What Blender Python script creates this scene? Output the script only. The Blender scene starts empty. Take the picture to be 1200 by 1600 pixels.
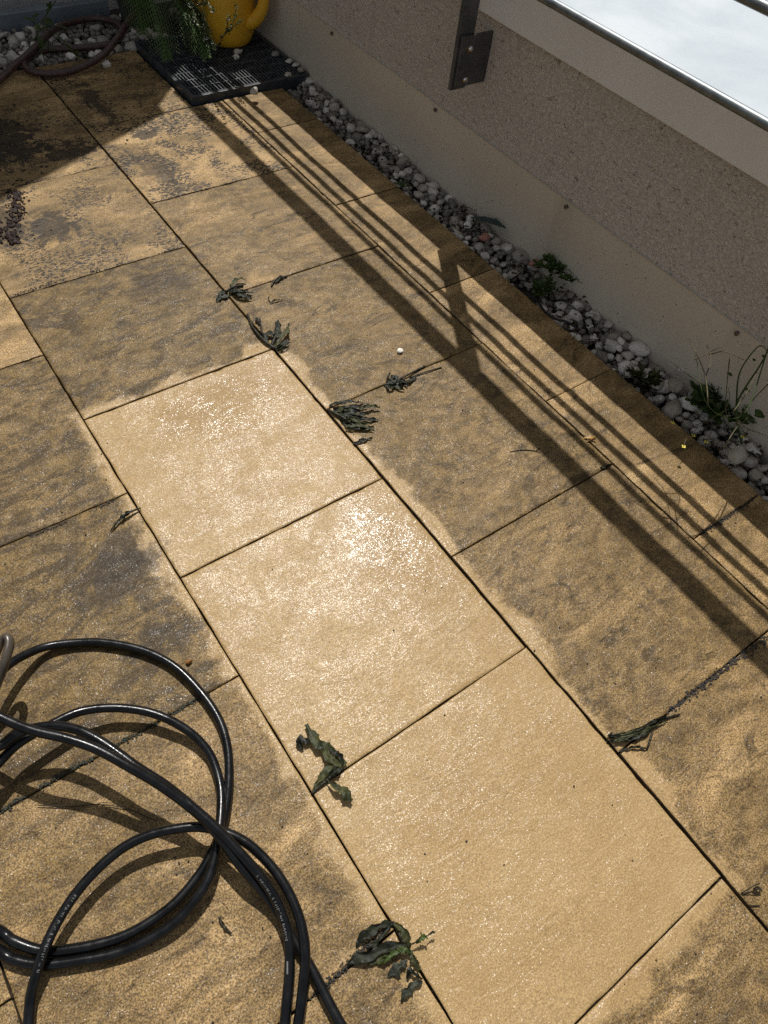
import bpy, bmesh, math, random
from mathutils import Vector, Matrix, noise, Quaternion
random.seed(7)
SC = bpy.context.scene
COL = SC.collection

# ------------------------------------------------------------------ camera
F_PX = 1108.713
CAM = Vector((-0.18215, -1.0243, 1.26195))
PIT, ROL, YAW = -0.93813, 0.16226, 0.74548
fwd = Vector((math.sin(YAW)*math.cos(PIT), math.cos(YAW)*math.cos(PIT), math.sin(PIT)))
r0 = fwd.cross(Vector((0, 0, 1))).normalized(); u0 = r0.cross(fwd)
cr, sr = math.cos(ROL), math.sin(ROL)
RT = cr*r0 + sr*u0; UP = -sr*r0 + cr*u0
cd = bpy.data.cameras.new('camera'); cam = bpy.data.objects.new('camera', cd); COL.objects.link(cam)
M = Matrix((RT, UP, -fwd)).transposed().to_4x4(); M.translation = CAM
cam.matrix_world = M
cd.sensor_fit = 'VERTICAL'; cd.sensor_height = 36.0; cd.lens = 36.0*F_PX/1600.0
cd.clip_start = 0.02; cd.clip_end = 500
SC.camera = cam

# ------------------------------------------------------------------ sky, sun, exposure
SUN = Vector((0.30, 0.51, 1.0)).normalized()
EL = math.asin(SUN.z); AZ = math.atan2(SUN.x, SUN.y)
w = bpy.data.worlds.new('World'); SC.world = w; w.use_nodes = True
nt = w.node_tree; nt.nodes.clear()
sky = nt.nodes.new('ShaderNodeTexSky'); sky.sky_type = 'NISHITA'; sky.sun_disc = False
sky.sun_elevation = EL; sky.sun_rotation = AZ
bg = nt.nodes.new('ShaderNodeBackground'); bg.inputs['Strength'].default_value = 0.094
wo = nt.nodes.new('ShaderNodeOutputWorld')
hs = nt.nodes.new('ShaderNodeHueSaturation'); hs.inputs['Saturation'].default_value = 0.30
nt.links.new(sky.outputs[0], hs.inputs['Color']); nt.links.new(hs.outputs[0], bg.inputs[0]); nt.links.new(bg.outputs[0], wo.inputs[0])
sl = bpy.data.lights.new('sun', 'SUN'); sl.energy = 4.4; sl.angle = math.radians(0.53); sl.color = (1.0, 0.968, 0.915)
so = bpy.data.objects.new('sun', sl); COL.objects.link(so); so.rotation_euler = SUN.to_track_quat('Z', 'Y').to_euler()
so.location = (3, 5, 10)
SC.cycles.use_denoising = False; SC.cycles.adaptive_threshold = 0.02
SC.cycles.max_bounces = 6; SC.cycles.diffuse_bounces = 3; SC.cycles.glossy_bounces = 3; SC.cycles.transmission_bounces = 2
SC.cycles.sample_clamp_indirect = 4.0
SC.view_settings.view_transform = 'Standard'; SC.view_settings.look = 'None'
SC.view_settings.exposure = 0.0; SC.view_settings.gamma = 1.0
try: SC.view_settings.use_curve_mapping = False
except Exception: pass

# ------------------------------------------------------------------ helpers
def G(px, py, z=0.0):
    """point of the place at height z that was measured at this spot of the photograph"""
    d = RT*((px-600)/F_PX) + UP*(-(py-800)/F_PX) + fwd
    t = (z-CAM.z)/d.z
    return CAM + d*t

def link(o, parent=None):
    COL.objects.link(o)
    if parent is not None: o.parent = parent
    return o
def me(name, vs, fs, mat=None, smooth=False):
    m = bpy.data.meshes.new(name); m.from_pydata([tuple(v) for v in vs], [], fs); m.update()
    if mat: m.materials.append(mat)
    if smooth: m.polygons.foreach_set('use_smooth', [True]*len(m.polygons))
    return m
def obj(name, vs, fs, mat, parent=None, smooth=False):
    return link(bpy.data.objects.new(name, me(name, vs, fs, mat, smooth)), parent)
def empty(name, loc=(0, 0, 0), parent=None):
    o = bpy.data.objects.new(name, None); o.empty_display_size = 0.05; o.location = loc
    return link(o, parent)
def tag(o, label=None, cat=None, group=None, kind=None):
    if label: o['label'] = label
    if cat: o['category'] = cat
    if group: o['group'] = group
    if kind: o['kind'] = kind
    return o
class MB:
    def __init__(s): s.v = []; s.f = []
    def add(s, vs, fs):
        n = len(s.v); s.v += [Vector(v) for v in vs]; s.f += [tuple(i+n for i in f) for f in fs]; return s
    def box(s, x0, x1, y0, y1, z0, z1):
        return s.add([(x0,y0,z0),(x1,y0,z0),(x1,y1,z0),(x0,y1,z0),(x0,y0,z1),(x1,y0,z1),(x1,y1,z1),(x0,y1,z1)],
                     [(0,3,2,1),(4,5,6,7),(0,1,5,4),(1,2,6,5),(2,3,7,6),(3,0,4,7)])
    def tube(s, pts, r, n=10, cap=True, flat=1.0):
        pts = [Vector(p) for p in pts]; N = len(pts)
        rr = r if isinstance(r, (list, tuple)) else [r]*N
        T = []
        for i in range(N):
            t = pts[min(i+1, N-1)]-pts[max(i-1, 0)]
            T.append(t.normalized() if t.length > 1e-9 else Vector((0, 0, 1)))
        a = Vector((0, 0, 1)) if abs(T[0].z) < .9 else Vector((1, 0, 0))
        nn = (a - T[0]*a.dot(T[0])).normalized()
        vs = []; fs = []
        for i in range(N):
            nn = nn - T[i]*nn.dot(T[i])
            nn = nn.normalized() if nn.length > 1e-6 else T[i].orthogonal().normalized()
            b = T[i].cross(nn)
            for k in range(n):
                an = 2*math.pi*k/n
                vs.append(pts[i] + (nn*math.cos(an)*flat + b*math.sin(an))*rr[i])
        for i in range(N-1):
            for k in range(n):
                k2 = (k+1) % n
                fs.append((i*n+k, i*n+k2, (i+1)*n+k2, (i+1)*n+k))
        if cap:
            fs.append(tuple(range(n-1, -1, -1))); fs.append(tuple((N-1)*n+k for k in range(n)))
        return s.add(vs, fs)
    def build(s, name, mat, parent=None, smooth=False):
        return obj(name, s.v, s.f, mat, parent, smooth)
def bevel(o, w=0.002, seg=2):
    m = o.modifiers.new('bevel', 'BEVEL'); m.width = w; m.segments = seg; m.limit_method = 'ANGLE'; m.angle_limit = math.radians(40)
    return o
def smooth_angle(o, ang=40):
    o.data.polygons.foreach_set('use_smooth', [True]*len(o.data.polygons))
    m = o.modifiers.new('edge_split', 'EDGE_SPLIT'); m.split_angle = math.radians(ang)
    return o
def catmull(pts, per=8):
    P = [Vector(p) for p in pts]; P = [P[0]*2-P[1]] + P + [P[-1]*2-P[-2]]
    out = []
    for i in range(1, len(P)-2):
        for k in range(per):
            t = k/per; t2 = t*t; t3 = t2*t
            out.append(0.5*((2*P[i]) + (P[i+1]-P[i-1])*t + (2*P[i-1]-5*P[i]+4*P[i+1]-P[i+2])*t2 + (3*P[i]-P[i-1]-3*P[i+1]+P[i+2])*t3))
    out.append(P[-2]); return out

# ------------------------------------------------------------------ material helpers
class NT:
    def __init__(s, name):
        s.m = bpy.data.materials.new(name); s.m.use_nodes = True
        s.t = s.m.node_tree; s.b = s.t.nodes['Principled BSDF']; s.pos = None
    def n(s, typ, **kw):
        nd = s.t.nodes.new(typ)
        for k, v in kw.items(): setattr(nd, k, v)
        return nd
    def l(s, a, b): s.t.links.new(a, b)
    def inp(s, sock, v):
        if hasattr(v, 'is_output') or isinstance(v, bpy.types.NodeSocket): s.l(v, sock)
        elif v is not None: sock.default_value = v
    def P(s):
        if s.pos is None: s.pos = s.n('ShaderNodeNewGeometry').outputs['Position']
        return s.pos
    def O(s): return s.n('ShaderNodeTexCoord').outputs['Object']
    def map(s, vec, scale=(1, 1, 1), loc=(0, 0, 0), rot=(0, 0, 0)):
        m = s.n('ShaderNodeMapping'); s.l(vec, m.inputs[0])
        m.inputs['Scale'].default_value = scale; m.inputs['Location'].default_value = loc; m.inputs['Rotation'].default_value = rot
        return m.outputs[0]
    def noise(s, scale, detail=3, rough=0.55, vec=None, dist=0.0, col=False):
        nd = s.n('ShaderNodeTexNoise'); s.l(vec if vec is not None else s.P(), nd.inputs['Vector'])
        nd.inputs['Scale'].default_value = scale; nd.inputs['Detail'].default_value = detail
        nd.inputs['Roughness'].default_value = rough; nd.inputs['Distortion'].default_value = dist
        return nd.outputs['Color' if col else 'Fac']
    def voro(s, scale, vec=None, feature='F1', out='Distance', rnd=1.0):
        nd = s.n('ShaderNodeTexVoronoi', feature=feature); s.l(vec if vec is not None else s.P(), nd.inputs['Vector'])
        nd.inputs['Scale'].default_value = scale; nd.inputs['Randomness'].default_value = rnd
        return nd.outputs[out]
    def math(s, op, a, b=None, c=None, clamp=False):
        nd = s.n('ShaderNodeMath', operation=op); nd.use_clamp = clamp
        for i, v in enumerate((a, b, c)):
            if v is not None: s.inp(nd.inputs[i], v)
        return nd.outputs[0]
    def ramp(s, v, a, b, lo=0.0, hi=1.0, smooth=True):
        nd = s.n('ShaderNodeMapRange'); nd.interpolation_type = 'SMOOTHSTEP' if smooth else 'LINEAR'
        s.inp(nd.inputs[0], v); 
        for i, x in enumerate((a, b, lo, hi)): s.inp(nd.inputs[1+i], x)
        return nd.outputs[0]
    def mix(s, f, a, b, mode='MIX'):
        nd = s.n('ShaderNodeMix', data_type='RGBA', blend_type=mode)
        s.inp(nd.inputs[0], f)
        for i, v in ((6, a), (7, b)):
            if isinstance(v, tuple) and len(v) == 3: v = v+(1,)
            s.inp(nd.inputs[i], v)
        return nd.outputs[2]
    def bump(s, h, strength, dist, prev=None):
        nd = s.n('ShaderNodeBump'); s.inp(nd.inputs['Strength'], strength); nd.inputs['Distance'].default_value = dist
        s.inp(nd.inputs['Height'], h)
        if prev is not None: s.l(prev, nd.inputs['Normal'])
        return nd.outputs[0]
    def out(s, col=None, rough=None, nor=None, metal=None, spec=None):
        for nm, v in (('Base Color', col), ('Roughness', rough), ('Normal', nor), ('Metallic', metal), ('Specular IOR Level', spec)):
            if v is not None:
                if isinstance(v, tuple) and len(v) == 3: v = v+(1,)
                s.inp(s.b.inputs[nm], v)
        return s.m

# ------------------------------------------------------------------ materials
def mat_slab():
    n = NT('wet_sandstone_slab')
    oi = n.n('ShaderNodeObjectInfo')
    sep = n.n('ShaderNodeSeparateColor'); n.l(oi.outputs['Color'], sep.inputs[0])
    dirt0, gold0, speck0 = sep.outputs[0], sep.outputs[1], sep.outputs[2]
    # each slab has its own offset of the pattern
    off = n.n('ShaderNodeCombineXYZ'); 
    n.l(n.math('MULTIPLY', oi.outputs['Random'], 37.0), off.inputs[0]); n.l(n.math('MULTIPLY', oi.outputs['Random'], 91.0), off.inputs[1])
    va = n.n('ShaderNodeVectorMath', operation='ADD'); n.l(n.P(), va.inputs[0]); n.l(off.outputs[0], va.inputs[1]); V = va.outputs[0]
    sx = n.n('ShaderNodeSeparateXYZ'); n.l(n.P(), sx.inputs[0]); X, Y = sx.outputs[0], sx.outputs[1]
    # where the pressure washer has been: the middle row of slabs, with ragged overspray
    dx = n.math('MAXIMUM', n.math('MULTIPLY', X, -1.0), n.math('SUBTRACT', X, 0.503))
    dy = n.math('MAXIMUM', n.math('SUBTRACT', Y, 0.232), n.math('SUBTRACT', -1.262, Y))
    d = n.math('MAXIMUM', dx, dy)
    rag = n.noise(9, 3, .5, dist=.6)
    rag2 = n.noise(70, 3, .6)
    dd = n.math('ADD', d, n.math('MULTIPLY', n.math('SUBTRACT', rag, .5), .13))
    dd = n.math('ADD', dd, n.math('MULTIPLY', n.math('SUBTRACT', rag2, .5), .022))
    cl_far = n.ramp(dd, .034, .008)
    inside = n.ramp(d, .004, 0.0)
    clean = n.math('MAXIMUM', cl_far, inside)
    # tones of the clean stone
    big = n.noise(3.2, 3, .5, vec=V); mid = n.noise(16, 4, .6, vec=V, dist=.4); grain = n.noise(520, 2, .6, vec=V)
    fleck = n.voro(420, vec=V, out='Color')
    c_clean = n.mix(n.ramp(mid, .3, .7), (.355, .238, .104), (.40, .275, .128))
    c_clean = n.mix(n.math('MULTIPLY', n.ramp(big, .35, .7), .55), c_clean, (.325, .208, .086))
    # tones of the dirty stone
    str_v = n.map(V, scale=(1.0, 2.2, 1.0), rot=(0, 0, .3))
    streak = n.noise(4.6, 4, .64, vec=str_v, dist=.7)
    patch = n.noise(4.5, 4, .6, vec=V, dist=.5)
    blot = n.noise(30, 4, .65, vec=V, dist=.3)
    c_gold = n.mix(n.ramp(mid, .3, .72), (.30, .197, .088), (.39, .266, .126))
    c_brown = n.mix(n.ramp(blot, .3, .7), (.092, .060, .024), (.22, .147, .062))
    c_grey = n.mix(n.ramp(blot, .3, .7), (.088, .056, .017), (.175, .115, .040))
    f1 = n.math('ADD', n.math('ADD', n.math('MULTIPLY', n.math('SUBTRACT', streak, .5), 1.7), n.math('MULTIPLY', n.math('SUBTRACT', blot, .5), .6)), dirt0)
    c_d = n.mix(n.ramp(f1, .12, .58), c_gold, c_brown)
    f2 = n.math('ADD', n.math('MULTIPLY', n.math('SUBTRACT', patch, .5), 2.0), n.math('SUBTRACT', dirt0, n.math('MULTIPLY', gold0, .7)))
    c_d = n.mix(n.math('MULTIPLY', n.ramp(f2, .15, .75), .9), c_d, c_grey)
    f3 = n.math('ADD', n.math('MULTIPLY', n.math('SUBTRACT', n.noise(6.5, 4, .70, vec=str_v, dist=1.7), .5), 3.0), n.math('SUBTRACT', dirt0, .66))
    c_d = n.mix(n.math('MULTIPLY', n.ramp(f3, .02, .42), .80), c_d, (.046, .029, .010))
    col = n.mix(clean, c_d, c_clean)
    # grains of sand in the face, black crusts of algae where the slab has them
    gr2 = n.noise(390, 2, .75, vec=V)
    lowg = n.mix(clean, (.46, .43, .40), (.70, .68, .65)); hig = n.mix(clean, (1.62, 1.58, 1.48), (1.16, 1.16, 1.14))
    col = n.mix(n.ramp(gr2, .37, .63), n.mix(1.0, col, lowg, 'MULTIPLY'), n.mix(1.0, col, hig, 'MULTIPLY'))
    sp = n.noise(85, 4, .7, vec=n.map(V, scale=(1, 1.7, 1), rot=(0, 0, -.4)), dist=.6)
    spm = n.noise(7, 3, .6, vec=V)
    thr = n.math('SUBTRACT', .78, n.math('MULTIPLY', n.math('MULTIPLY', speck0, n.ramp(spm, .30, .58)), .37))
    crust = n.math('MULTIPLY', n.ramp(n.math('SUBTRACT', sp, thr), .0, .03), n.math('SUBTRACT', 1.0, clean))
    col = n.mix(crust, col, (.030, .022, .014))
    tiny = n.ramp(n.voro(36, vec=V), .035, .02)
    tiny2 = n.math('MULTIPLY', tiny, n.ramp(mid, .50, .52))
    col = n.mix(n.math('MULTIPLY', tiny2, .85), col, (.05, .04, .03))
    # black soil patch on the slab in the added gable's shade, crusty rust red smear beside it
    def blob(cx, cy, rx, ry, nz, amp):
        a = n.math('DIVIDE', n.math('SUBTRACT', X, cx), rx); b = n.math('DIVIDE', n.math('SUBTRACT', Y, cy), ry)
        q = n.math('SQRT', n.math('ADD', n.math('MULTIPLY', a, a), n.math('MULTIPLY', b, b)))
        return n.math('ADD', q, n.math('MULTIPLY', n.math('SUBTRACT', nz, .5), amp))
    nz = n.noise(22, 4, .72, vec=V, dist=.8)
    s1 = n.ramp(blob(.225, 1.50, .14, .18, nz, 3.4), 1.0, .7)
    s2 = n.ramp(blob(.40, 1.36, .13, .08, nz, 3.6), .68, .45)
    s3 = n.ramp(blob(.10, 1.06, .07, .12, nz, 2.6), 1.0, .6)
    s4 = n.ramp(blob(.665, 1.36, .055, .03, nz, 2.0), 1.0, .7)
    s5 = n.ramp(blob(.60, 1.15, .06, .16, nz, 3.2), .85, .55)
    s6 = n.ramp(blob(.20, .98, .10, .10, nz, 3.0), .85, .5)
    s7 = n.ramp(blob(.60, 1.66, .05, .20, nz, 3.2), .8, .4)
    s8 = n.ramp(blob(-.10, -.20, .13, .09, nz, 2.6), .95, .35)
    s9 = n.ramp(blob(-.09, -.36, .10, .06, nz, 2.8), .9, .4)
    s10 = n.ramp(blob(.36, .60, .12, .12, nz, 2.2), 1.1, .1)
    for s_, k in ((s1, .93), (s2, .85), (s3, .8), (s4, .85), (s5, .65), (s6, .85), (s7, .8), (s8, .75), (s9, .7), (s10, .55)):
        col = n.mix(n.math('MULTIPLY', s_, k), col, (.026, .017, .008))
    # standing water film: smooths the grain away
    nzf = n.noise(14, 4, .6, vec=n.map(n.P(), scale=(1, 2.4, 1), rot=(0, 0, .45)), dist=.6)
    fb1 = n.ramp(blob(.41, -.43, .12, .17, nzf, 2.4), 1.3, .35)
    fb2 = n.ramp(blob(.28, .11, .19, .10, nzf, 2.0), 1.4, .2)
    film = n.math('MAXIMUM', fb1, fb2)
    col = n.mix(n.math('MULTIPLY', film, .8), col, n.mix(1.0, col, (.84, .80, .72), 'MULTIPLY'))
    # relief
    wet = n.ramp(Y, 1.5, .3)
    keep = n.math('SUBTRACT', 1.0, n.math('MULTIPLY', film, .55))
    rip = n.noise(26, 3, .6, vec=n.map(V, scale=(1, 2.2, 1), rot=(0, 0, .3)), dist=.8)
    b1 = n.bump(rip, n.ramp(clean, 0, 1, .80, .40), .0042)
    b2 = n.bump(n.noise(150, 3, .6, vec=V), n.math('MULTIPLY', keep, .55), .0016, b1)
    # glints: every wet sand grain has its own tilt; the water film levels them
    vc = n.n('ShaderNodeTexVoronoi'); n.l(V, vc.inputs['Vector']); vc.inputs['Scale'].default_value = 820
    v1 = n.n('ShaderNodeVectorMath', operation='SUBTRACT'); n.l(vc.outputs['Color'], v1.inputs[0]); v1.inputs[1].default_value = (.5, .5, .5)
    va_ = n.n('ShaderNodeVectorMath', operation='ABSOLUTE'); n.l(v1.outputs[0], va_.inputs[0])
    v2 = n.n('ShaderNodeVectorMath', operation='MULTIPLY'); n.l(v1.outputs[0], v2.inputs[0]); n.l(va_.outputs[0], v2.inputs[1])
    v3 = n.n('ShaderNodeVectorMath', operation='SCALE'); n.l(v2.outputs[0], v3.inputs[0]); n.l(n.math('MULTIPLY', keep, n.ramp(clean, 0, 1, 1.6, 1.0)), v3.inputs['Scale'])
    v4 = n.n('ShaderNodeVectorMath', operation='ADD'); n.l(v3.outputs[0], v4.inputs[0])
    fm = n.n('ShaderNodeMix', data_type='VECTOR'); n.inp(fm.inputs[0], n.math('MULTIPLY', film, .6)); n.l(b1, fm.inputs[4]); fm.inputs[5].default_value = (0, 0, 1); n.l(fm.outputs[1], v4.inputs[1])
    v5 = n.n('ShaderNodeVectorMath', operation='NORMALIZE'); n.l(v4.outputs[0], v5.inputs[0])
    n.b.inputs['Coat IOR'].default_value = 1.34
    n.l(v5.outputs[0], n.b.inputs['Coat Normal'])
    n.inp(n.b.inputs['Coat Weight'], n.math('MULTIPLY', n.ramp(Y, 1.7, .2, .2, .85), n.math('MULTIPLY', n.ramp(n.noise(14, 3, .6, dist=.6), .36, .62, .35, 1.0), n.ramp(clean, 0, 1, .42, .9))))
    n.inp(n.b.inputs['Coat Roughness'], n.math('SUBTRACT', n.ramp(Y, 1.4, .2, .34, n.ramp(clean, 0, 1, .21, .25)), n.math('MULTIPLY', film, .08)))
    return n.out(col, .62, b2, spec=.25)
M_SLAB = mat_slab()

def mat_simple(name, c1, c2, scale, rough=.6, bump=(0, 0), metal=0.0, spec=.5, obj_space=False, detail=4):
    n = NT(name); v = n.O() if obj_space else n.P()
    f = n.noise(scale, detail, .6, vec=v, dist=.3)
    col = n.mix(n.ramp(f, .3, .7), c1, c2)
    nor = None
    if bump[0]: nor = n.bump(n.noise(bump[0], 3, .6, vec=v), bump[2] if len(bump) > 2 else .6, bump[1])
    r = n.math('ADD', rough-.1, n.math('MULTIPLY', f, .2))
    return n.out(col, r, nor, metal, spec)
M_SOIL = mat_simple('dark_joint_soil', (.018, .014, .010), (.055, .042, .028), 60, .8, (160, .006, 1))
M_SIDE = mat_simple('soil_stained_slab_edge', (.035, .024, .012), (.12, .080, .038), 45, .8)
M_BED = mat_simple('gravel_bed_soil', (.03, .026, .02), (.06, .05, .04), 40, .9, (90, .01, 1))
M_GRASS = mat_simple('garden_ground', (.04, .07, .02), (.07, .10, .03), 2, .9)
M_ADDED_GABLE = mat_simple('added_gable_render', (.50, .48, .45), (.55, .53, .50), 3, .85, (140, .004, .7))  # render of the invented gable only
M_VERGE = mat_simple('dark_sheet_metal', (.05, .055, .06), (.075, .08, .085), 6, .45, metal=.3)
def mat_plaster():
    n = NT('scratched_render_wall')
    v = n.map(n.P(), scale=(1, .75, 1))
    g = n.noise(150, 4, .62, vec=v, dist=.8); f = n.noise(2.2, 3, .5); s = n.noise(60, 3, .6, vec=v)
    pits = n.ramp(n.noise(95, 3, .6, vec=n.map(n.P(), scale=(1, .55, 1), rot=(.6, 0, 0)), dist=.7), .64, .72)
    col = n.mix(n.ramp(f, .3, .7), (.60, .53, .455), (.65, .58, .50))
    col = n.mix(n.ramp(g, .40, .60, .40, 0), col, (.34, .295, .25))
    col = n.mix(n.math('MULTIPLY', pits, .32), col, (.16, .13, .105))
    sp = n.math('MULTIPLY', n.ramp(n.voro(21), .05, .03), n.ramp(n.voro(21, out='Color'), .80, .81))
    col = n.mix(n.math('MULTIPLY', sp, .8), col, (.04, .03, .025))
    # rain streaks that start at the drip edge of the cap
    st = n.noise(14, 3, .6, vec=n.map(n.P(), scale=(1, 1.4, .12)))
    col = n.mix(n.ramp(st, .55, .75, 0, .22), col, (.30, .25, .20))
    h = n.math('ADD', g, n.math('MULTIPLY', s, .6)); h = n.math('SUBTRACT', h, n.math('MULTIPLY', pits, .6))
    return n.out(col, .9, n.bump(h, 1.0, .008), spec=.25)
M_PLASTER = mat_plaster()
def mat_flash():
    n = NT('beige_coated_flashing')
    f = n.noise(3, 3, .5); col = n.mix(n.ramp(f, .3, .7), (.53, .475, .385), (.57, .515, .42))
    drip = n.noise(9, 3, .6, vec=n.map(n.P(), scale=(1, 1, .15)))
    col = n.mix(n.ramp(drip, .5, .8, 0, .25), col, (.28, .24, .17))
    v = n.map(n.P(), scale=(1, 1, .8))
    for sc, th, tc, rr in ((55, .13, .62, 0), (24, .07, .70, 0), (110, .16, .55, 0)):
        sp = n.math('MULTIPLY', n.ramp(n.voro(sc, vec=v), th, th*.6), n.ramp(n.voro(sc, vec=v, out='Color'), tc, tc+.01))
        col = n.mix(n.math('MULTIPLY', sp, .85), col, (.035, .03, .022))
    mud = n.ramp(n.math('ADD', n.n('ShaderNodeSeparateXYZ').outputs[2] if False else n.noise(40, 4, .7), 0), .60, .75, 0, .25)
    col = n.mix(mud, col, (.20, .17, .12))
    return n.out(col, n.ramp(f, .3, .7, .27, .36), n.bump(n.noise(4, 2, .5), .12, .01), spec=.5)
M_FLASH = mat_flash()
M_CAP = mat_simple('light_cap_sheet', (.45, .50, .535), (.55, .59, .62), 3.5, .40, (5, .012, .10), .0)
def mat_fascia():
    n = NT('cap_front_sheet'); f = n.noise(4, 3, .5)
    col = n.mix(n.ramp(f, .3, .7), (.68, .655, .615), (.73, .705, .665))
    sp = n.math('MULTIPLY', n.ramp(n.voro(16), .06, .04), n.ramp(n.voro(16, out='Color'), .72, .73))
    col = n.mix(n.math('MULTIPLY', sp, .85), col, (.05, .045, .04))
    return n.out(col, .42, n.bump(n.noise(5, 2), .12, .01))
M_FASCIA = mat_fascia()
M_STEEL = mat_simple('galvanised_steel', (.15, .165, .17), (.23, .245, .25), 30, .46, (60, .001, .3), .75)
M_DSTEEL = mat_simple('dark_weathered_steel', (.085, .087, .090), (.13, .132, .135), 25, .42, (50, .001, .3), .6)
M_BOLT = mat_simple('stainless_bolt', (.50, .48, .45), (.62, .60, .57), 60, .22, metal=1.0)
M_RUST = mat_simple('rusty_washer', (.10, .075, .06), (.20, .13, .08), 120, .6, metal=.3)
M_EDGE = mat_simple('blue_grey_metal', (.13, .155, .175), (.18, .205, .225), 6, .45, metal=.2)
M_GRATE_FRAME = mat_simple('black_frame', (.022, .027, .032), (.045, .052, .058), 30, .38)
M_GRATE = mat_simple('dull_grate_bar', (.06, .064, .068), (.17, .176, .18), 60, .45, metal=.4)
M_PIT = mat_simple('dark_drain', (.008, .008, .008), (.015, .014, .013), 30, .9)
def mat_hose():
    n = NT('black_wet_rubber_hose'); f = n.noise(40, 3, .6); g = n.noise(300, 3, .7)
    col = n.mix(n.ramp(f, .35, .7), (.004, .0042, .0046), (.008, .0084, .009))
    dust = n.ramp(g, .66, .76); col = n.mix(n.math('MULTIPLY', dust, .25), col, (.10, .09, .07))
    return n.out(col, n.ramp(f, .3, .7, .17, .32), n.bump(n.noise(200, 3, .6), .22, .0010), spec=.30)
M_HOSE = mat_hose()
M_PRINT = mat_simple('white_hose_print', (.13, .13, .128), (.19, .19, .185), 200, .6)
M_TUBE = mat_simple('grey_beige_plastic', (.060, .048, .035), (.095, .077, .057), 40, .34)
def mat_ghose():
    n = NT('brown_garden_hose'); f = n.noise(30, 3, .6)
    col = n.mix(n.ramp(f, .3, .7), (.045, .022, .018), (.078, .038, .030))
    chk = n.voro(150); col = n.mix(n.ramp(chk, .25, .45, .55, 0), col, (.02, .016, .016))
    return n.out(col, .38, n.bump(chk, .5, .002))
M_GHOSE = mat_ghose()
def mat_pebble(name, a, b, c):
    n = NT(name); oi = n.n('ShaderNodeObjectInfo'); v = n.O()
    f = n.noise(38, 4, .65, vec=n.P()); g = n.noise(240, 3, .6, vec=n.P())
    col = n.mix(n.ramp(oi.outputs['Random'], 0, 1, smooth=False), a, b)
    col = n.mix(n.ramp(f, .45, .75, 0, .55), col, c)
    col = n.mix(n.ramp(g, .55, .8, 0, .35), col, (.12, .10, .08))
    return n.out(col, .72, n.bump(g, .5, .002), spec=.35)
M_PEB = mat_pebble('white_limestone_pebble', (.74, .69, .61), (.28, .245, .195), (.15, .12, .08))
M_PEB_RED = mat_pebble('reddish_pebble', (.34, .15, .11), (.34, .15, .11), (.22, .12, .09))
M_PEB_GREY = mat_pebble('grey_pebble', (.28, .25, .21), (.24, .21, .18), (.14, .12, .10))
M_GRAVEL = mat_pebble('white_gravel', (.20, .18, .148), (.20, .18, .148), (.07, .055, .04))
def mat_leaf(name, a, b, rough=.45, sc=45, trans=.0):
    n = NT(name); f = n.noise(sc, 4, .65)
    col = n.mix(n.ramp(f, .3, .72), a, b)
    n.out(col, n.ramp(f, .3, .7, rough-.12, rough+.12), n.bump(n.noise(130, 3, .6), .6, .0030), spec=.28)
    tr = n.n('ShaderNodeBsdfTranslucent'); n.l(n.mix(1.0, col, (1.6, 1.8, .9), 'MULTIPLY'), tr.inputs['Color'])
    mx = n.n('ShaderNodeMixShader'); mx.inputs[0].default_value = .25
    n.l(n.b.outputs[0], mx.inputs[1]); n.l(tr.outputs[0], mx.inputs[2])
    n.l(mx.outputs[0], n.t.nodes['Material Output'].inputs['Surface'])
    return n.m
M_WILT = mat_leaf('wilted_dark_leaf', (.006, .007, .004), (.026, .029, .014), .50)
M_WILT2 = mat_leaf('wilted_green_leaf', (.018, .023, .008), (.085, .088, .034), .50)
M_WILT3 = mat_leaf('grey_green_mush', (.014, .017, .012), (.058, .064, .046), .50, 120)
M_FRESH = mat_leaf('torn_green_leaf', (.026, .050, .010), (.075, .105, .026), .4)
M_DRY = mat_leaf('rotten_brown_leaf', (.010, .0055, .0035), (.045, .019, .011), .6, 90)
M_STEM = mat_leaf('dark_stem', (.022, .020, .013), (.055, .048, .030), .4, 90)
M_GREEN = mat_leaf('green_foliage', (.030, .058, .014), (.075, .115, .030), .5)
M_FERN = mat_leaf('fern_foliage', (.050, .095, .022), (.085, .145, .038), .5)
M_THYME = mat_leaf('small_glossy_leaf', (.028, .045, .016), (.065, .090, .035), .30)
M_TWIG = mat_leaf('pale_dry_twig', (.10, .085, .04), (.20, .17, .09), .6)
M_TEAL = mat_simple('dark_teal_leaf', (.012, .030, .030), (.020, .048, .046), 30, .35)
M_YFLOWER = mat_simple('yellow_petal', (.62, .50, .06), (.70, .58, .10), 100, .6)
M_YELLOW = mat_simple('yellow_plastic', (.68, .36, .022), (.72, .40, .03), 8, .36, (6, .01, .08))
M_CRUMB = mat_simple('black_soil_crumb', (.012, .010, .008), (.04, .032, .024), 90, .75, (200, .003, .8))
M_POT = mat_simple('dark_plant_pot', (.020, .022, .020), (.035, .037, .034), 20, .55)
M_BEAD = mat_simple('orange_brown_berry', (.22, .09, .025), (.30, .13, .04), 100, .35)
M_LITTER = mat_leaf('leaf_litter', (.018, .012, .007), (.085, .058, .032), .6, 120)
M_ORANGE = mat_simple('yellow_brown_leaf', (.28, .14, .02), (.40, .22, .04), 90, .5)

# ================================================================== STRUCTURE
XA, XB, XC, XD = 0.0, 0.5, 1.0055, 1.2527      # long joints and the outer edge of the paving
PITCH = 0.4968
PAVE_END = 1.955
WALL_X = 1.385

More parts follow.
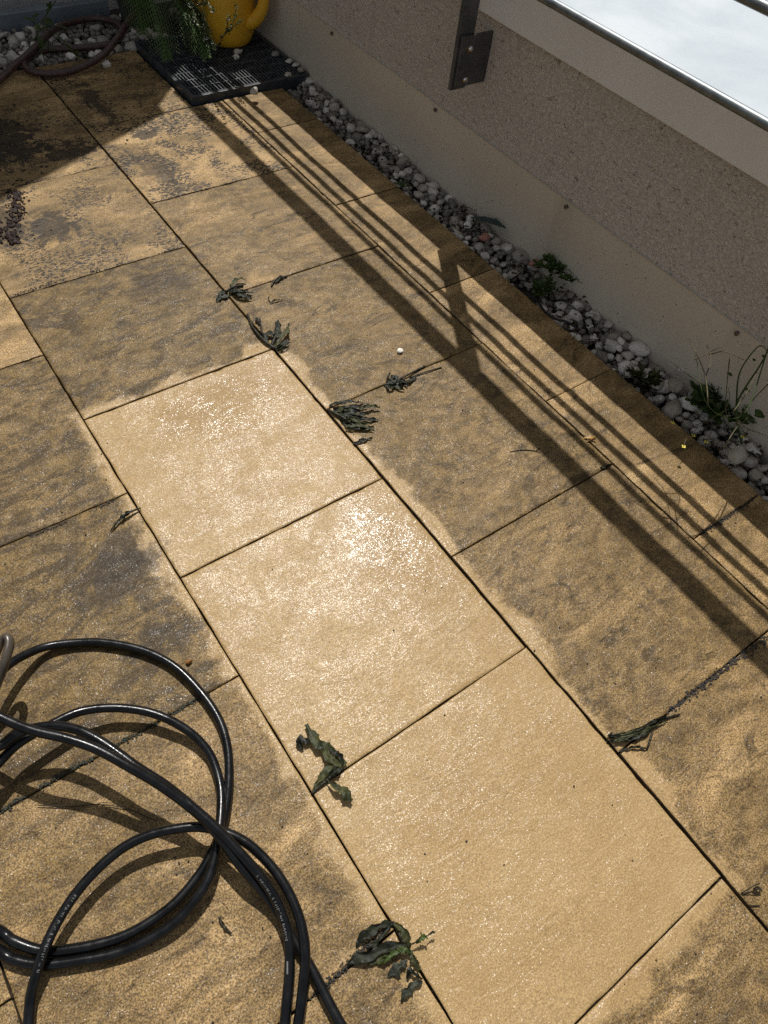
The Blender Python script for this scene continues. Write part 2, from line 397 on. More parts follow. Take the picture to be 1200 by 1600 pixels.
g = MB(); g.add([(-60,-60,-3.2),(60,-60,-3.2),(60,60,-3.2),(-60,60,-3.2)], [(0,1,2,3)])
tag(g.build('ground', M_GRASS), kind='structure')
floor = MB().box(-4.0, WALL_X+.2, -4.0, 2.46, -.20, -.045).build('terrace_floor', M_BED)
tag(floor, kind='structure')
soil = MB()
NXS = 60
soil.add([(-3.0,-3.6,-.0280),(XD-.012,-3.6,-.0280),(XD-.012,1.47,-.0280),(-3.0,1.47,-.0280)], [(0,1,2,3)])
soil.add([(-3.0,1.4701,-.0280),(.885,1.4701,-.0280),(.885,PAVE_END-.012,-.0280),(-3.0,PAVE_END-.012,-.0280)], [(0,1,2,3)])
js = soil.build('joint_soil', M_SOIL, floor); js['kind'] = 'stuff'

# ---- slabs
def riven(x, y, sd):
    p = Vector((x*3.1+sd*7.3, y*5.2+sd*3.1, sd*1.7))
    a = noise.fractal(p, 1.0, 2.1, 5)
    q = a*3.2
    fl = math.floor(q); fr = q-fl
    st = fl + (fr**4)*(1.0) if fr < 1 else fl+1
    t = min(1.0, max(0.0, (fr-.72)/.28)); t = t*t*(3-2*t)
    terr = (fl+t)/3.2
    b = noise.fractal(Vector((x*26+sd, y*34-sd, sd)), 1.0, 2.0, 3)
    return .0013*terr + .0010*a + .00035*b
SLABN = 0
def slab(x0, x1, y0, y1, color, near=True, dz=0.0):
    amp = .8 if color[0] < .15 else 1.15
    global SLABN
    SLABN += 1; sd = SLABN*1.37
    h = 0.00625 if near else 0.0125
    nx = max(4, int((x1-x0)/h)); ny = max(4, int((y1-y0)/h))
    # tighter rows close to the arris
    def rows(a, b, n):
        e = [a, a+.0012, a+.003, a+.006]; f = [b-.006, b-.003, b-.0012, b]
        return e + [a+.006+(b-a-.012)*(i+1)/(n+1) for i in range(n)] + f
    X = rows(x0, x1, nx); Y = rows(y0, y1, ny)
    tx, ty = random.uniform(-.0022, .0022), random.uniform(-.0022, .0022)
    cx, cy = (x0+x1)/2, (y0+y1)/2
    vs = []; W_ = len(X); H_ = len(Y)
    for y in Y:
        for x in X:
            d = min(x-x0, x1-x, y-y0, y1-y)
            d2 = d + .0012*noise.noise(Vector((x*60, y*60, sd)))
            drop = 0
            R = .0030
            if d2 < R: drop = .0016*(1-max(0, d2)/R)**2
            # clipped and worn corners / chips along the arris
            c = noise.noise(Vector((x*22, y*22, sd+5)))
            if d < .012 and c > .28: drop += .0022*(1-d/.012)*min(1, (c-.28)/.2)
            xx, yy = x, y
            if d < 1e-6:
                wob = .0010*noise.noise(Vector((x*18, y*18, sd+9)))
                if abs(x-x0) < 1e-6 or abs(x-x1) < 1e-6: xx += wob
                else: yy += wob
            vs.append((xx-cx, yy-cy, amp*riven(x, y, sd)*(min(1, d/.02)*.8+.2) - drop + (x-cx)*tx + (y-cy)*ty))
    fs = []
    for j in range(H_-1):
        for i in range(W_-1):
            a = j*W_+i; fs.append((a, a+1, a+W_+1, a+W_))
    ring = [i for i in range(W_)] + [j*W_+W_-1 for j in range(1, H_)] + [(H_-1)*W_+i for i in range(W_-2, -1, -1)] + [j*W_ for j in range(H_-2, 0, -1)]
    n0 = len(vs); 
    for k in ring: v = vs[k]; vs.append((v[0], v[1], -.043))
    L = len(ring)
    for k in range(L): fs.append((ring[k], n0+k, n0+(k+1) % L, ring[(k+1) % L]))
    fs.append(tuple(n0+k for k in range(L-1, -1, -1)))
    o = obj('slab', vs, fs, M_SLAB, floor, True); o.data.materials.append(M_SIDE)
    ntop = (W_-1)*(H_-1)
    for pi in range(ntop, len(o.data.polygons)): o.data.polygons[pi].material_index = 1
    o.location = (cx, cy, dz); o.color = (*color, 1)
    m = o.modifiers.new('edge_split', 'EDGE_SPLIT'); m.split_angle = math.radians(50)
    return o
GA, GB, GC, GJ = .0017, .0032, .0025, .0015    # half widths of the joints
PH = {'c0': -.01225, 'c1': .23325, 'c2': -.5159, 'c3': -.27415}
tone = {
 ('c1', 0): (.74, .15, .05), ('c1', 1): (.46, .5, .75), ('c1', 2): (.36, .6, .7), ('c1', 3): (.30, .7, .4),
 ('c1', -1): (.1, .6, 0), ('c1', -2): (.1, .6, 0), ('c1', -3): (.1, .6, 0), ('c1', -4): (.50, .6, 0), ('c1', -5): (.5, .4, 0),
 ('c2', 0): (.62, .36, .05), ('c2', -1): (.58, .50, 0), ('c2', -2): (.52, .6, 0), ('c2', -3): (.5, .6, 0), ('c2', 1): (.62, .25, .05),
 ('c2', 2): (.50, .42, .25), ('c2', 3): (.28, .75, .85), ('c2', 4): (.38, .6, .75),
 ('c0', -1): (.80, .15, .15), ('c0', 0): (.76, .4, .05), ('c0', 1): (.30, .7, .1), ('c0', -2): (.50, .45, .05), ('c0', -3): (.45, .55, .05), ('c0', 2): (.4, .5, .4), ('c0', 3): (.4, .5, .4),
}
for k in range(-5, 5):
    random.seed(100+k)
    # row left of the washed one
    a = PH['c0']+k*PITCH; b = min(a+PITCH, PAVE_END+.002)
    if b-a > .06: slab(-.4975+GA, XA-GA, a+GJ, b-GJ, tone.get(('c0', k), (.5, .5, .1)), True, random.uniform(-.0012, .0008))
    a = PH['c1']+k*PITCH; b = min(a+PITCH, PAVE_END+.002)
    if b-a > .06: slab(XA+GA, XB-GB, a+GJ, b-GJ, tone.get(('c1', k), (.5, .5, .1)), True, random.uniform(-.0012, .0008))
    a = PH['c2']+k*PITCH; b = min(a+PITCH, PAVE_END+.002)
    if b-a > .06: slab(XB+GB, (.885 if k == 4 else XC-GC), a+GJ, b-GJ, tone.get(('c2', k), (.5, .5, .1)), True, random.uniform(-.0012, .0008))
    a = PH['c3']+k*PITCH; b = min(a+PITCH, 1.474)
    if b-a > .06: slab(XC+GC, XD, a+GJ, b-GJ, (.34+.12*random.random(), .75, .12 if k < 2 else .35), True, random.uniform(-.0012, .0008))
    a = .23+k*PITCH; b = min(a+PITCH, PAVE_END+.002)
    if b-a > .06 and k < 4: slab(-.995+GA, -.4975-GA, a+GJ, b-GJ, (.55, .5, .1), False)

# ---- parapet: flashing, render, cap
par = MB().box(WALL_X-.008, 1.95, -4.0, 2.44, .232, .60).build('parapet_wall', M_PLASTER)
tag(par, 'low rendered parapet wall with beige flashing below and sheet-metal cap', 'wall')
fl = MB()
NY = 120
vs = []; fs = []
for i in range(NY+1):
    y = -4.0 + (2.44+4.0)*i/NY
    e = .0025*noise.noise(Vector((y*2.3, 0, 3))) 
    zt = .236 + .0035*noise.noise(Vector((y*1.7, 2, 0)))
    vs += [(WALL_X+.004*noise.noise(Vector((y*1.2, 5, 0))), y, -.05), (WALL_X+e, y, .12), (WALL_X-.009+e*.5, y, zt-.004), (WALL_X-.0125+e*.5, y, zt), (WALL_X+.02, y, zt+.001), (WALL_X+.05, y, -.05)]
    if i:
        b = 6*i; a = b-6
        for q in range(5): fs.append((a+q, a+q+1, b+q+1, b+q))
fo = obj('flashing', vs, fs, M_FLASH, par, True)
m = fo.modifiers.new('edge_split', 'EDGE_SPLIT'); m.split_angle = math.radians(30)
for k in range(-5, 4):
    y = .128 + .599*k
    s = MB()
    pts = []
    for q in range(40):
        a = q*.45; r = .0016+.0042*q/39
        pts.append((WALL_X-.014-.0006, y+r*math.cos(a), .218+r*math.sin(a)))
    s.tube(pts, .0010, 6)
    sc = s.build('washer', M_RUST, fo, True)
    d = MB().tube([(WALL_X-.006, y, .218), (WALL_X-.0125, y, .218)], [.0050, .0044], 16).build('screw', M_DSTEEL, fo)
tag(fo, 'beige metal flashing, dirt-splashed, along the foot of the wall')
cap = MB()
cap.add([(1.352,-4.0,.634),(1.352,2.44,.634),(1.358,2.44,.640),(1.358,-4.0,.640),(2.08,2.44,.650),(2.08,-4.0,.650),(2.08,2.44,.56),(2.08,-4.0,.56)],
        [(0,3,2,1),(3,5,4,2),(5,7,6,4)])
co = cap.build('cap_sheet', M_CAP, par)
fa = MB().add([(1.352,-4.0,.634),(1.352,2.44,.634),(1.356,2.44,.538),(1.356,-4.0,.538),(1.362,2.44,.534),(1.362,-4.0,.534),(1.39,2.44,.560),(1.39,-4.0,.560)],
        [(0,1,2,3),(3,2,4,5),(5,4,6,7)])
fa.build('cap_fascia', M_FASCIA, par)
ou = MB().box(1.951, 2.05, -4.0, 2.44, -3.1, .55).build('outer_face', M_PLASTER, par)

# ---- invented house gable, added out of view to throw the slanting shade
HY = 2.46
def gz(x): return min(3.6, 1.865-1.20*(x-1.32))
hv = []; pts = [(-5.0, -.2), (2.9, -.2), (2.9, .55), (1.60, .66), (1.438, 1.294), (1.328, 1.872), (-.125, 3.6), (-5.0, 3.6)]
hv = [(x, HY, z) for x, z in pts] + [(x, HY+.3, z) for x, z in pts]
house = obj('added_house_gable', hv, [tuple(range(8)), tuple(range(15, 7, -1))]+[(i, i+8, (i+1) % 8+8, (i+1) % 8) for i in range(8)], M_ADDED_GABLE)
tag(house, 'invented light rendered house gable added out of view to cast the slanting shade', 'wall')
vg = MB(); a = Vector((1.328, HY-.03, 1.872)); b = Vector((-.15, HY-.03, 3.62))
d = (b-a).normalized(); nrm = Vector((-d.z, 0, d.x)); nrm = nrm if nrm.z > 0 else -nrm
q = []
for pnt in (a, b):
    for yy in (0, .36):
        for hh in (-.0, .03): q.append(pnt + Vector((0, yy, 0)) + nrm*hh)
vg.add(q, [(0,2,3,1),(4,5,7,6),(0,1,5,4),(2,6,7,3),(1,3,7,5),(0,4,6,2)])
vg.build('added_gable_verge', M_VERGE, house)  # trim along the slope of the added gable
MB().box(-5.0, .74, HY-.05, HY-.002, .085, .30).build('door_sill', M_FASCIA, house)
# low metal edging in front of it
edg = MB().box(-4.0, .93, 2.295, 2.335, -.04, .052).build('metal_edging', M_EDGE); bevel(edg, .004)
tag(edg, 'dark grey metal edging bar across the far gravel', 'edging')

# ================================================================== RAILING
RX = 1.285
rail = empty('railing', (RX, .55, .37))
def rel(o, par):      # keep world placement of a mesh built in world coordinates
    o.parent = par; o.matrix_parent_inverse = Matrix.Translation(-par.location) if par.parent is None else Matrix.Identity(4)
    return o
for k, y in enumerate((.550, 2.34, -1.26, -3.0)):
    post = MB().box(RX-.024, RX+.030, y, y+.012, .366, 1.30).build('post', M_DSTEEL); bevel(post, .0012); rel(post, rail)
    pl = bevel(MB().box(RX-.017, WALL_X+.01, y-.0085, y-.0005, .375, .502).build('bracket_plate', M_DSTEEL, post), .001)
    for zz in (.472, .395):
        wsh = MB().tube([(RX+.013, y-.0085, zz), (RX+.013, y-.0115, zz)], .0115, 20).build('washer', M_RUST, post)
        vsb = MB(); 
        prof = [(0, .0085), (-.004, .0085), (-.0065, .0072), (-.0082, .0045), (-.0088, .0012)]
        vsb.tube([(RX+.013, y-.0115+a_, zz) for a_, _ in prof], [b_ for _, b_ in prof], 14)
        vsb.build('bolt', M_BOLT, post, True)
    if k == 0: pl['label'] = 'dark steel bracket plate with two bolts on the wall'
for z in (.664, .823, 1.005):
    t = MB().tube([(RX, y_*.25-4.0, z) for y_ in range(0, 26)], .0100, 20).build('rail_tube', M_STEEL, None, True); rel(t, rail)
t = MB().tube([(RX, y_*.25-4.0, 1.285) for y_ in range(0, 26)], .029, 28).build('handrail', M_STEEL, None, True); rel(t, rail)
tag(rail, 'grey steel tube railing on flat posts bolted to the parapet wall', 'railing')

# ================================================================== GRATE
GX0, GX1, GY0, GY1, GT = .892, 1.378, 1.482, 1.968, .025
grate = empty('floor_grate', (GX0, GY0, 0))
def sub(mb, name, mat, parent, base, smooth=False):
    o = mb.build(name, mat, None, smooth); o.parent = parent; o.matrix_parent_inverse = Matrix.Translation(-Vector(base)); return o
GB0 = (GX0, GY0, 0)
for nm, bx in (('f', (GX0, GX1, GY0, GY0+.016)), ('b', (GX0, GX1, GY1-.016, GY1)), ('l', (GX0, GX0+.016, GY0+.0165, GY1-.0165)), ('r', (GX1-.016, GX1, GY0+.0165, GY1-.0165))):
    bevel(sub(MB().box(*bx, -.03, GT), 'frame_bar', M_GRATE_FRAME, grate, GB0), .002)
sub(MB().box(GX0+.016, GX1-.016, GY0+.016, GY1-.016, -.042, -.035), 'drain_floor', M_PIT, grate, GB0)
bm_bar = me('bar', MB().box(-.0011, .0011, 0, GY1-GY0-.034, -.022, 0).v, MB().box(0,1,0,1,0,1).f, M_GRATE)
NB = 34
for i in range(NB):
    o = bpy.data.objects.new('bar', bm_bar); link(o, grate); o.location = (GX0+.018+(GX1-GX0-.036)*(i+.5)/NB-GX0, .017, GT-.001)
bm_x = me('cross_bar', MB().box(0, GX1-GX0-.034, -.0013, .0013, -.018, 0).v, MB().box(0,1,0,1,0,1).f, M_GRATE)
for i in range(7):
    o = bpy.data.objects.new('cross_bar', bm_x); link(o, grate); o.location = (.017, .016+(GY1-GY0-.032)*(i+1)/8, GT-.0025)
tag(grate, 'black framed steel floor grate in the corner by the wall', 'grate')

# ================================================================== PEBBLES
random.seed(21)
def peb_mesh(sd, subd=3):
    bm = bmesh.new(); bmesh.ops.create_icosphere(bm, subdivisions=subd, radius=1.0)
    sx, sy, sz = random.uniform(.85, 1.25), random.uniform(.75, 1.0), random.uniform(.55, .8)
    cuts = [(Vector((random.gauss(0, 1), random.gauss(0, 1), random.gauss(0, 1))).normalized(), random.uniform(.66, .9)) for _ in range(5)]
    for v in bm.verts:
        p = v.co.copy()
        for d, h in cuts:
            e = p.dot(d)-h
            if e > 0: p -= d*e*.85
        n_ = noise.noise(p*1.4+Vector((sd*3.1, 0, 0)))*.26 + noise.noise(p*3.4+Vector((0, sd*2, 0)))*.10
        p *= 1+n_
        v.co = Vector((p.x*sx, p.y*sy, p.z*sz))
    m = bpy.data.meshes.new('pebble'); bm.to_mesh(m); bm.free()
    m.polygons.foreach_set('use_smooth', [True]*len(m.polygons)); m.materials.append(M_PEB); return m
PM = [peb_mesh(i) for i in range(10)]
PM_LO = [peb_mesh(i+30, 2) for i in range(6)]
stones = []     # x, y, z, r
grid = {}
def drop(x, y, r, base):
    z = base + r*.6
    ci, cj = int(x//.06), int(y//.06)
    for i in range(ci-1, ci+2):
        for j in range(cj-1, cj+2):
            for (a, b, c, q) in grid.get((i, j), ()):
                d2 = (a-x)**2+(b-y)**2; s_ = (q+r)*.86
                if d2 < s_*s_: z = max(z, c + math.sqrt(s_*s_-d2)*.72)
    return z
def throw(n, fx, fy, rr, base, zmax):
    for _ in range(n):
        x, y = fx(), fy(); r = rr()
        z = drop(x, y, r, base)
        if z > zmax(x, y): continue
        stones.append((x, y, z, r)); grid.setdefault((int(x//.06), int(y//.06)), []).append((x, y, z, r))
def rr(): 
    v = random.random(); return random.uniform(.007, .012) if v < .50 else (random.uniform(.012, .019) if v < .88 else random.uniform(.019, .027))
throw(5200, lambda: random.uniform(XD+.010, WALL_X-.006), lambda: random.uniform(-1.6, 1.475), rr, -.042, lambda x, y: -.019+.026*(x-XD)/.13 + .020*noise.noise(Vector((x*9, y*6, 1))) - .03*math.exp(-((y-.10)/.07)**2) - .03*math.exp(-((y+.37)/.05)**2)*(1 if x < 1.31 else 0))
throw(900, lambda: random.uniform(1.18, WALL_X-.012), lambda: random.uniform(2.0, 2.25), rr, -.042, lambda x, y: .012)
throw(5200, lambda: random.uniform(-.6, 1.05), lambda: random.uniform(PAVE_END+.016, 2.28), rr, -.042, lambda x, y: .004+.010*noise.noise(Vector((x*9, y*9, 1))))
def clear_spot(x, y, r): pass
ident = []
for i, (x, y, z, r) in enumerate(stones):
    e = min(x-XD, WALL_X-x) if y < 1.5 else .1
    buried = 0
    for ii in range(int(x//.06)-1, int(x//.06)+2):
        for jj in range(int(y//.06)-1, int(y//.06)+2):
            for (a, b, c, q) in grid.get((ii, jj), ()):
                if c > z+.003 and (a-x)**2+(b-y)**2 < (q+r*.4)**2: buried += 1
    # size it shows
    p = Vector((x, y, z))-CAM; dep = p.dot(fwd)
    px, py = 600+F_PX*p.dot(RT)/dep, 800-F_PX*p.dot(UP)/dep
    vis = -20 < px < 1220 and -20 < py < 1620
    show = (r/dep)*(0.25 if buried else 1.0) if vis else 0
    ident.append((show, i))
ident.sort(reverse=True)
single = set(i for s_, i in ident[:300])
mb = MB()
for i, (x, y, z, r) in enumerate(stones):
    rot = Matrix.Rotation(random.uniform(0, 6.28), 3, 'Z') @ Matrix.Rotation(random.uniform(-.5, .5), 3, 'X') @ Matrix.Rotation(random.uniform(-.4, .4), 3, 'Y')
    if i in single:
        o = bpy.data.objects.new('pebble', random.choice(PM)); COL.objects.link(o)
        o.location = (x, y, z); o.rotation_euler = rot.to_euler(); o.scale = (r*1.08,)*3
        far = y > 1.9
        tag(o, 'pale rounded pebble among the others in the far gravel bed behind the paving' if far else 'pale rounded pebble among the others in the gravel strip beside the wall', 'pebble', 'pebbles of the far gravel bed' if far else 'pebbles of the gravel strip')
    else:
        m = random.choice(PM_LO)
        mb.add([Vector((x, y, z)) + rot @ (v.co*r*1.08) for v in m.vertices], [tuple(p.vertices) for p in m.polygons])
gv = mb.build('gravel', M_GRAVEL, None, True)
tag(gv, 'loose bed of smaller white gravel filling the strips by the walls', 'gravel', kind='stuff')

def lone_pebble(px, py, z, r, label, mat=None, mesh=None, rot=0.0):
    c = G(px, py, z)
    o = bpy.data.objects.new('pebble', (mesh or random.choice(PM))); COL.objects.link(o)
    if mat: o.data = o.data.copy(); o.data.materials[0] = mat
    o.location = (c.x, c.y, z+r*.5); o.scale = (r,)*3; o.rotation_euler = (0, 0, rot)
    tag(o, label, 'pebble'); return o
lone_pebble(625, 550, .0, .0085, 'single small white pebble lying on the paving, away from the gravel', rot=.3)
lone_pebble(167, 104, .0, .017, 'pale pebble on the shaded slab in front of the brown hose')
lone_pebble(398, 146, GT, .017, 'sunlit white pebble on the front edge of the floor grate')
lone_pebble(372, 84, GT, .016, 'white pebble on the grate just in front of the yellow jug')
lone_pebble(369, 91, GT, .012, 'smaller pebble touching the one in front of the yellow jug')
lone_pebble(430, 87, GT, .015, 'mossy greenish pebble on the grate near the wall', M_PEB_GREY)
lone_pebble(452, 98, GT, .012, 'white pebble at the right rim of the grate, farthest of the row')
lone_pebble(462, 104, GT, .012, 'white pebble at the right rim of the grate, middle of the row')
lone_pebble(470, 112, GT, .014, 'white pebble at the right rim of the grate, nearest of the row')
lone_pebble(450, 119, GT, .013, 'flat white pebble lying apart on the grate bars')
lone_pebble(757, 374, .020, .016, 'dull red pebble in the gravel strip beside the wall', M_PEB_RED)
lone_pebble(775, 380, .016, .015, 'dark grey-brown pebble right of the red one', M_PEB_GREY)
lone_pebble(835, 415, .016, .017, 'pinkish brown pebble beside the leafy weed', M_PEB_RED)
lone_pebble(1052, 606, .014, .024, 'large white pebble left of the flowering weed', mesh=PM[2])
lone_pebble(1070, 580, .018, .020, 'oval cream pebble standing against the flashing', mesh=PM[4])
lone_pebble(1150, 715, .016, .028, 'largest flat white pebble near the right edge of the gravel', mesh=PM[6])

# ================================================================== PRESSURE-WASHER HOSE
HR = .0077
def P3(l): return [G(x, y, z) for x, y, z in l]
hose_px = []
# strand that comes in at the bottom right and runs under the others, up to the left
c_ = [(640,1790,.010),(590,1690,.010),(532,1600,.010),(490,1520,.010),(462,1472,.011),(436,1428,.016),(412,1395,.026),(380,1358,.042),(345,1310,.056),(310,1272,.066),(255,1230,.086),(205,1200,.104),(150,1170,.114),(100,1153,.118),(50,1141,.120),(0,1120,.122)]
# off to the left, round and back along the floor
t1 = [(-45,1092,.130),(-95,1085,.140),(-150,1120,.150),(-165,1200,.140),(-120,1330,.10),(-60,1420,.05)]
a_ = [(0,1455,.013),(25,1472,.012),(75,1486,.0105),(150,1476,.0105),(210,1455,.0105),(270,1414,.0105),(310,1368,.0105),(332,1330,.0105),(345,1298,.0105),(354,1258,.0105),(358,1205,.0105),(354,1160,.0105),(340,1120,.0105),(312,1080,.0105),(272,1041,.0105),(222,1016,.0105),(160,1004,.0105),(110,1005,.012),(70,1011,.018),(40,1023,.034),(15,1038,.05),(-10,1062,.066)]
t2 = [(-60,1120,.09),(-100,1220,.10),(-95,1340,.07),(-50,1440,.04)]
b_ = [(0,1487,.012),(30,1502,.0105),(75,1507,.0105),(130,1500,.0105),(180,1490,.0108),(225,1472,.014),(275,1440,.020),(318,1388,.026),(334,1345,.027),(341,1308,.026),(345,1270,.020),(345,1235,.014),(338,1203,.012),(325,1174,.014),(300,1147,.020),(265,1125,.028),(225,1111,.032),(175,1106,.036),(125,1112,.046),(80,1132,.052),(30,1161,.056),(0,1190,.058)]
t3 = [(-40,1235,.065),(-100,1290,.085),(-150,1250,.10),(-120,1190,.095),(-50,1180,.085)]
d_ = [(0,1166,.078),(25,1148,.080),(52,1138,.083),(85,1134,.087),(120,1140,.091),(150,1154,.092),(182,1175,.090),(215,1199,.086),(260,1228,.078),(305,1265,.070),(345,1301,.062),(375,1333,.055),(404,1366,.046),(428,1400,.036),(444,1437,.028),(452,1475,.022),(452,1520,.014),(448,1565,.011),(443,1610,.010)]
t4 = [(430,1680,.010),(380,1780,.010),(270,1850,.010),(150,1820,.010),(70,1720,.010)]
e_ = [(47,1630,.010),(47,1570,.012),(55,1528,.024),(70,1482,.036),(90,1440,.036),(117,1398,.037),(150,1360,.038),(190,1326,.040),(230,1306,.042),(270,1296,.043),(310,1292,.043),(350,1300,.042),(388,1319,.038),(425,1355,.033),(452,1396,.030),(470,1442,.030),(477,1490,.029),(473,1545,.018),(465,1605,.011)]
t5 = [(450,1680,.010),(420,1800,.010)]
seq = c_+t1+a_+t2+b_+t3+d_+t4+e_+t5
path = catmull(P3(seq), 7)
hose = empty('pressure_hose', (path[0].x, path[0].y, 0))
hb = sub(MB().tube(path, HR, 16), 'hose_body', M_HOSE, hose, hose.location, True)
# faint white lettering on two stretches (unreadable strokes, as in the photograph)
def prints(pxs, side, seed):
    random.seed(seed)
    pts = catmull(P3(pxs), 40); mbp = MB(); i = 0
    while i < len(pts)-6:
        p, q = pts[i], pts[i+1]; t = (q-p).normalized()
        view = (CAM-p).normalized(); s_ = t.cross(view).normalized(); up = s_.cross(t).normalized()
        an = side; nrm = (up*math.cos(an)+s_*math.sin(an)).normalized(); tg = t.cross(nrm)
        hgt = random.uniform(.0012, .0019)
        for st in range(random.choice((1, 2, 2))):
            o_ = p + t*(.0010*st)
            kind = random.random()
            A = (-1, 1) if kind < .6 else ((-1, 0) if kind < .8 else (0, 1))
            w_ = .00033
            c0 = o_ + tg*hgt*A[0]; c1 = o_ + tg*hgt*A[1]
            nn = nrm*(HR+.0003)
            mbp.add([c0-t*w_+nn, c0+t*w_+nn, c1+t*w_+nn, c1-t*w_+nn], [(0,1,2,3)])
            if random.random() < .5:
                cc = c1 if random.random() < .5 else c0
                mbp.add([cc-tg*w_+nn, cc-tg*w_+t*.0011+nn, cc+tg*w_+t*.0011+nn, cc+tg*w_+nn], [(0,1,2,3)])
        i += random.choice((3, 3, 4, 4, 7))
    return mbp
pr = sub(prints([(404,1366,.046),(428,1400,.036),(444,1437,.028),(452,1475,.022)], .35, 5), 'hose_print', M_PRINT, hose, hose.location)
pr = sub(prints([(117,1398,.037),(90,1440,.036),(70,1482,.036),(58,1520,.026)], -.1, 9), 'hose_print', M_PRINT, hose, hose.location)
p = G(452, 1500, .018); q = G(452, 1520, .014); t_ = (q-p).normalized(); vw = (CAM-p).normalized(); s_ = t_.cross(vw).normalized(); up = s_.cross(t_)
nn = (up*math.cos(.35)+s_*math.sin(.35)).normalized(); tg = t_.cross(nn)
sub(MB().add([p+tg*.0012+nn*(HR+.0004), p-tg*.0012+nn*(HR+.0004), q-tg*.0012+nn*(HR+.0004), q+tg*.0012+nn*(HR+.0004)], [(0,1,2,3)]), 'hose_print', M_PRINT, hose, hose.location)
tag(hose, 'black rubber pressure-washer hose lying in loose loops on the slabs', 'hose')

# grey tube bend at the left edge
tp = catmull(P3([(-60,1150,.03),(-25,1110,.07),(-2,1062,.10),(9,1030,.12),(15,1005,.125),(11,995,.125),(2,1002,.12),(-10,1030,.11),(-40,1090,.08),(-90,1150,.03)]), 8)
tb = empty('grey_tube', (tp[0].x, tp[0].y, 0))
sub(MB().tube(tp, .0062, 12, flat=1.35), 'tube_body', M_TUBE, tb, tb.location, True)
tag(tb, 'grey-beige tube bent into a tight loop at the left edge', 'tube')

# ================================================================== BROWN GARDEN HOSE (far left)
gp = P3([(-140,190,.016),(-60,160,.016),(0,124,.020),(22,103,.026),(42,86,.032),(60,69,.038),(80,50,.036),(100,39,.030),(124,32,.026),(150,29,.024),(174,33,.022),(190,45,.020),(186,60,.018),(168,70,.018),(120,75,.018),(72,78,.018),(48,88,.018),(38,100,.019),(48,111,.018),(80,115,.017),(110,111,.018),(140,99,.028),(164,83,.044),(180,64,.060),(194,44,.078),(208,22,.098),(218,-4,.12),(225,-40,.12),(232,-90,.10)])
gp = catmull(gp, 10)
gh = empty('garden_hose', (gp[0].x, gp[0].y, 0))
sub(MB().tube(gp, .0118, 16), 'hose_body', M_GHOSE, gh, gh.location, True)
tag(gh, 'reddish brown garden hose looped over gravel and paving at the back', 'hose')

# ================================================================== LEAVES / WEEDS
def ribbon(pts, widths, crinkle=.002, fold=.35, seg=10, sd=0, cols=5, ragged=.25):
    """a leaf blade along a line of points: folded on its midrib, crinkled, ragged edge"""
    L = catmull(pts, max(2, seg//max(1, len(pts)-1)))
    n = len(L); vs = []; fs = []
    for i, p in enumerate(L):
        t = (L[min(i+1, n-1)]-L[max(i-1, 0)]).normalized()
        s_ = t.cross(Vector((0, 0, 1)))
        s_ = s_.normalized() if s_.length > 1e-5 else Vector((1, 0, 0))
        u = i/(n-1)*(len(widths)-1); k = min(int(u), len(widths)-2); wd = widths[k]+(widths[k+1]-widths[k])*(u-k)
        for c in range(cols):
            e = c/(cols-1)*2-1
            rag = 1+ragged*(noise.noise(Vector((i*.30+sd, e*1.5, sd)))*1.3 + noise.noise(Vector((i*.85+sd, e*3, sd+4)))*.5)*abs(e)
            z = abs(e)*wd*fold + crinkle*noise.noise(Vector((p.x*150+e*.8, p.y*150-e*.6, sd+e*1.3)))*(.5+abs(e))
            vs.append(p + s_*(e*wd*rag) + Vector((0, 0, max(-.001, z)+.0006)))
    for i in range(n-1):
        for c in range(cols-1):
            a = i*cols+c; fs.append((a, a+1, a+cols+1, a+cols))
    return vs, fs
def weed(name, label, cat, parts, group=None):
    """parts: (part name, material, pixel line, z list or z, widths px or radius px)"""
    pts0 = parts[0][2][0]; base = G(pts0[0], pts0[1], 0)
    root = empty(name, (base.x, base.y, 0))
    for i, (nm, mat, line, zz, wd) in enumerate(parts):
        if not isinstance(zz, (list, tuple)): zz = [zz]*len(line)
        pts = [G(x, y, z*(.60 if nm == 'leaf' else .75)) for (x, y), z in zip(line, zz)]
        dep = (pts[0]-CAM).dot(fwd); k = dep/F_PX
        if nm in ('stem', 'root'):
            mbx = MB().tube(catmull(pts, 6), [max(.0004, w_*k) for w_ in (wd if isinstance(wd, (list, tuple)) else [wd])*1][0] if not isinstance(wd, (list, tuple)) else wd[0]*k, 7)
            sub(mbx, nm, mat, root, root.location, True)
        else:
            vs, fs = ribbon(pts, [x*k*.58 for x in wd], sd=i*3.3+pts0[0]*.1, seg=22, crinkle=.0045, ragged=.35 if mat is M_DRY else .75)
            o = obj(nm, vs, fs, mat, None, True); o.parent = root; o.matrix_parent_inverse = Matrix.Translation(-root.location)
    tag(root, label, cat, group); return root
L_, S_ = 'leaf', 'stem'
def fan(cx, cy, angs, length, width, mat, z=.003, bend=.3, rng=None):
    out = []
    for j, a in enumerate(angs):
        l = length*random.uniform(.7, 1.15); a2 = a+random.uniform(-bend, bend)
        m1 = (cx+math.cos(a)*l*.5, cy-math.sin(a)*l*.5*.8); m2 = (m1[0]+math.cos(a2)*l*.5, m1[1]-math.sin(a2)*l*.5*.8)
        out.append((L_, mat[j % len(mat)], [(cx+random.uniform(-3, 3), cy+random.uniform(-3, 3)), m1, m2], [z, z+random.uniform(.004, .011), z*.6+random.uniform(0, .004)], [width*.35, width*random.uniform(.8, 1.1), width*.75, width*.15]))
    return out
random.seed(5)
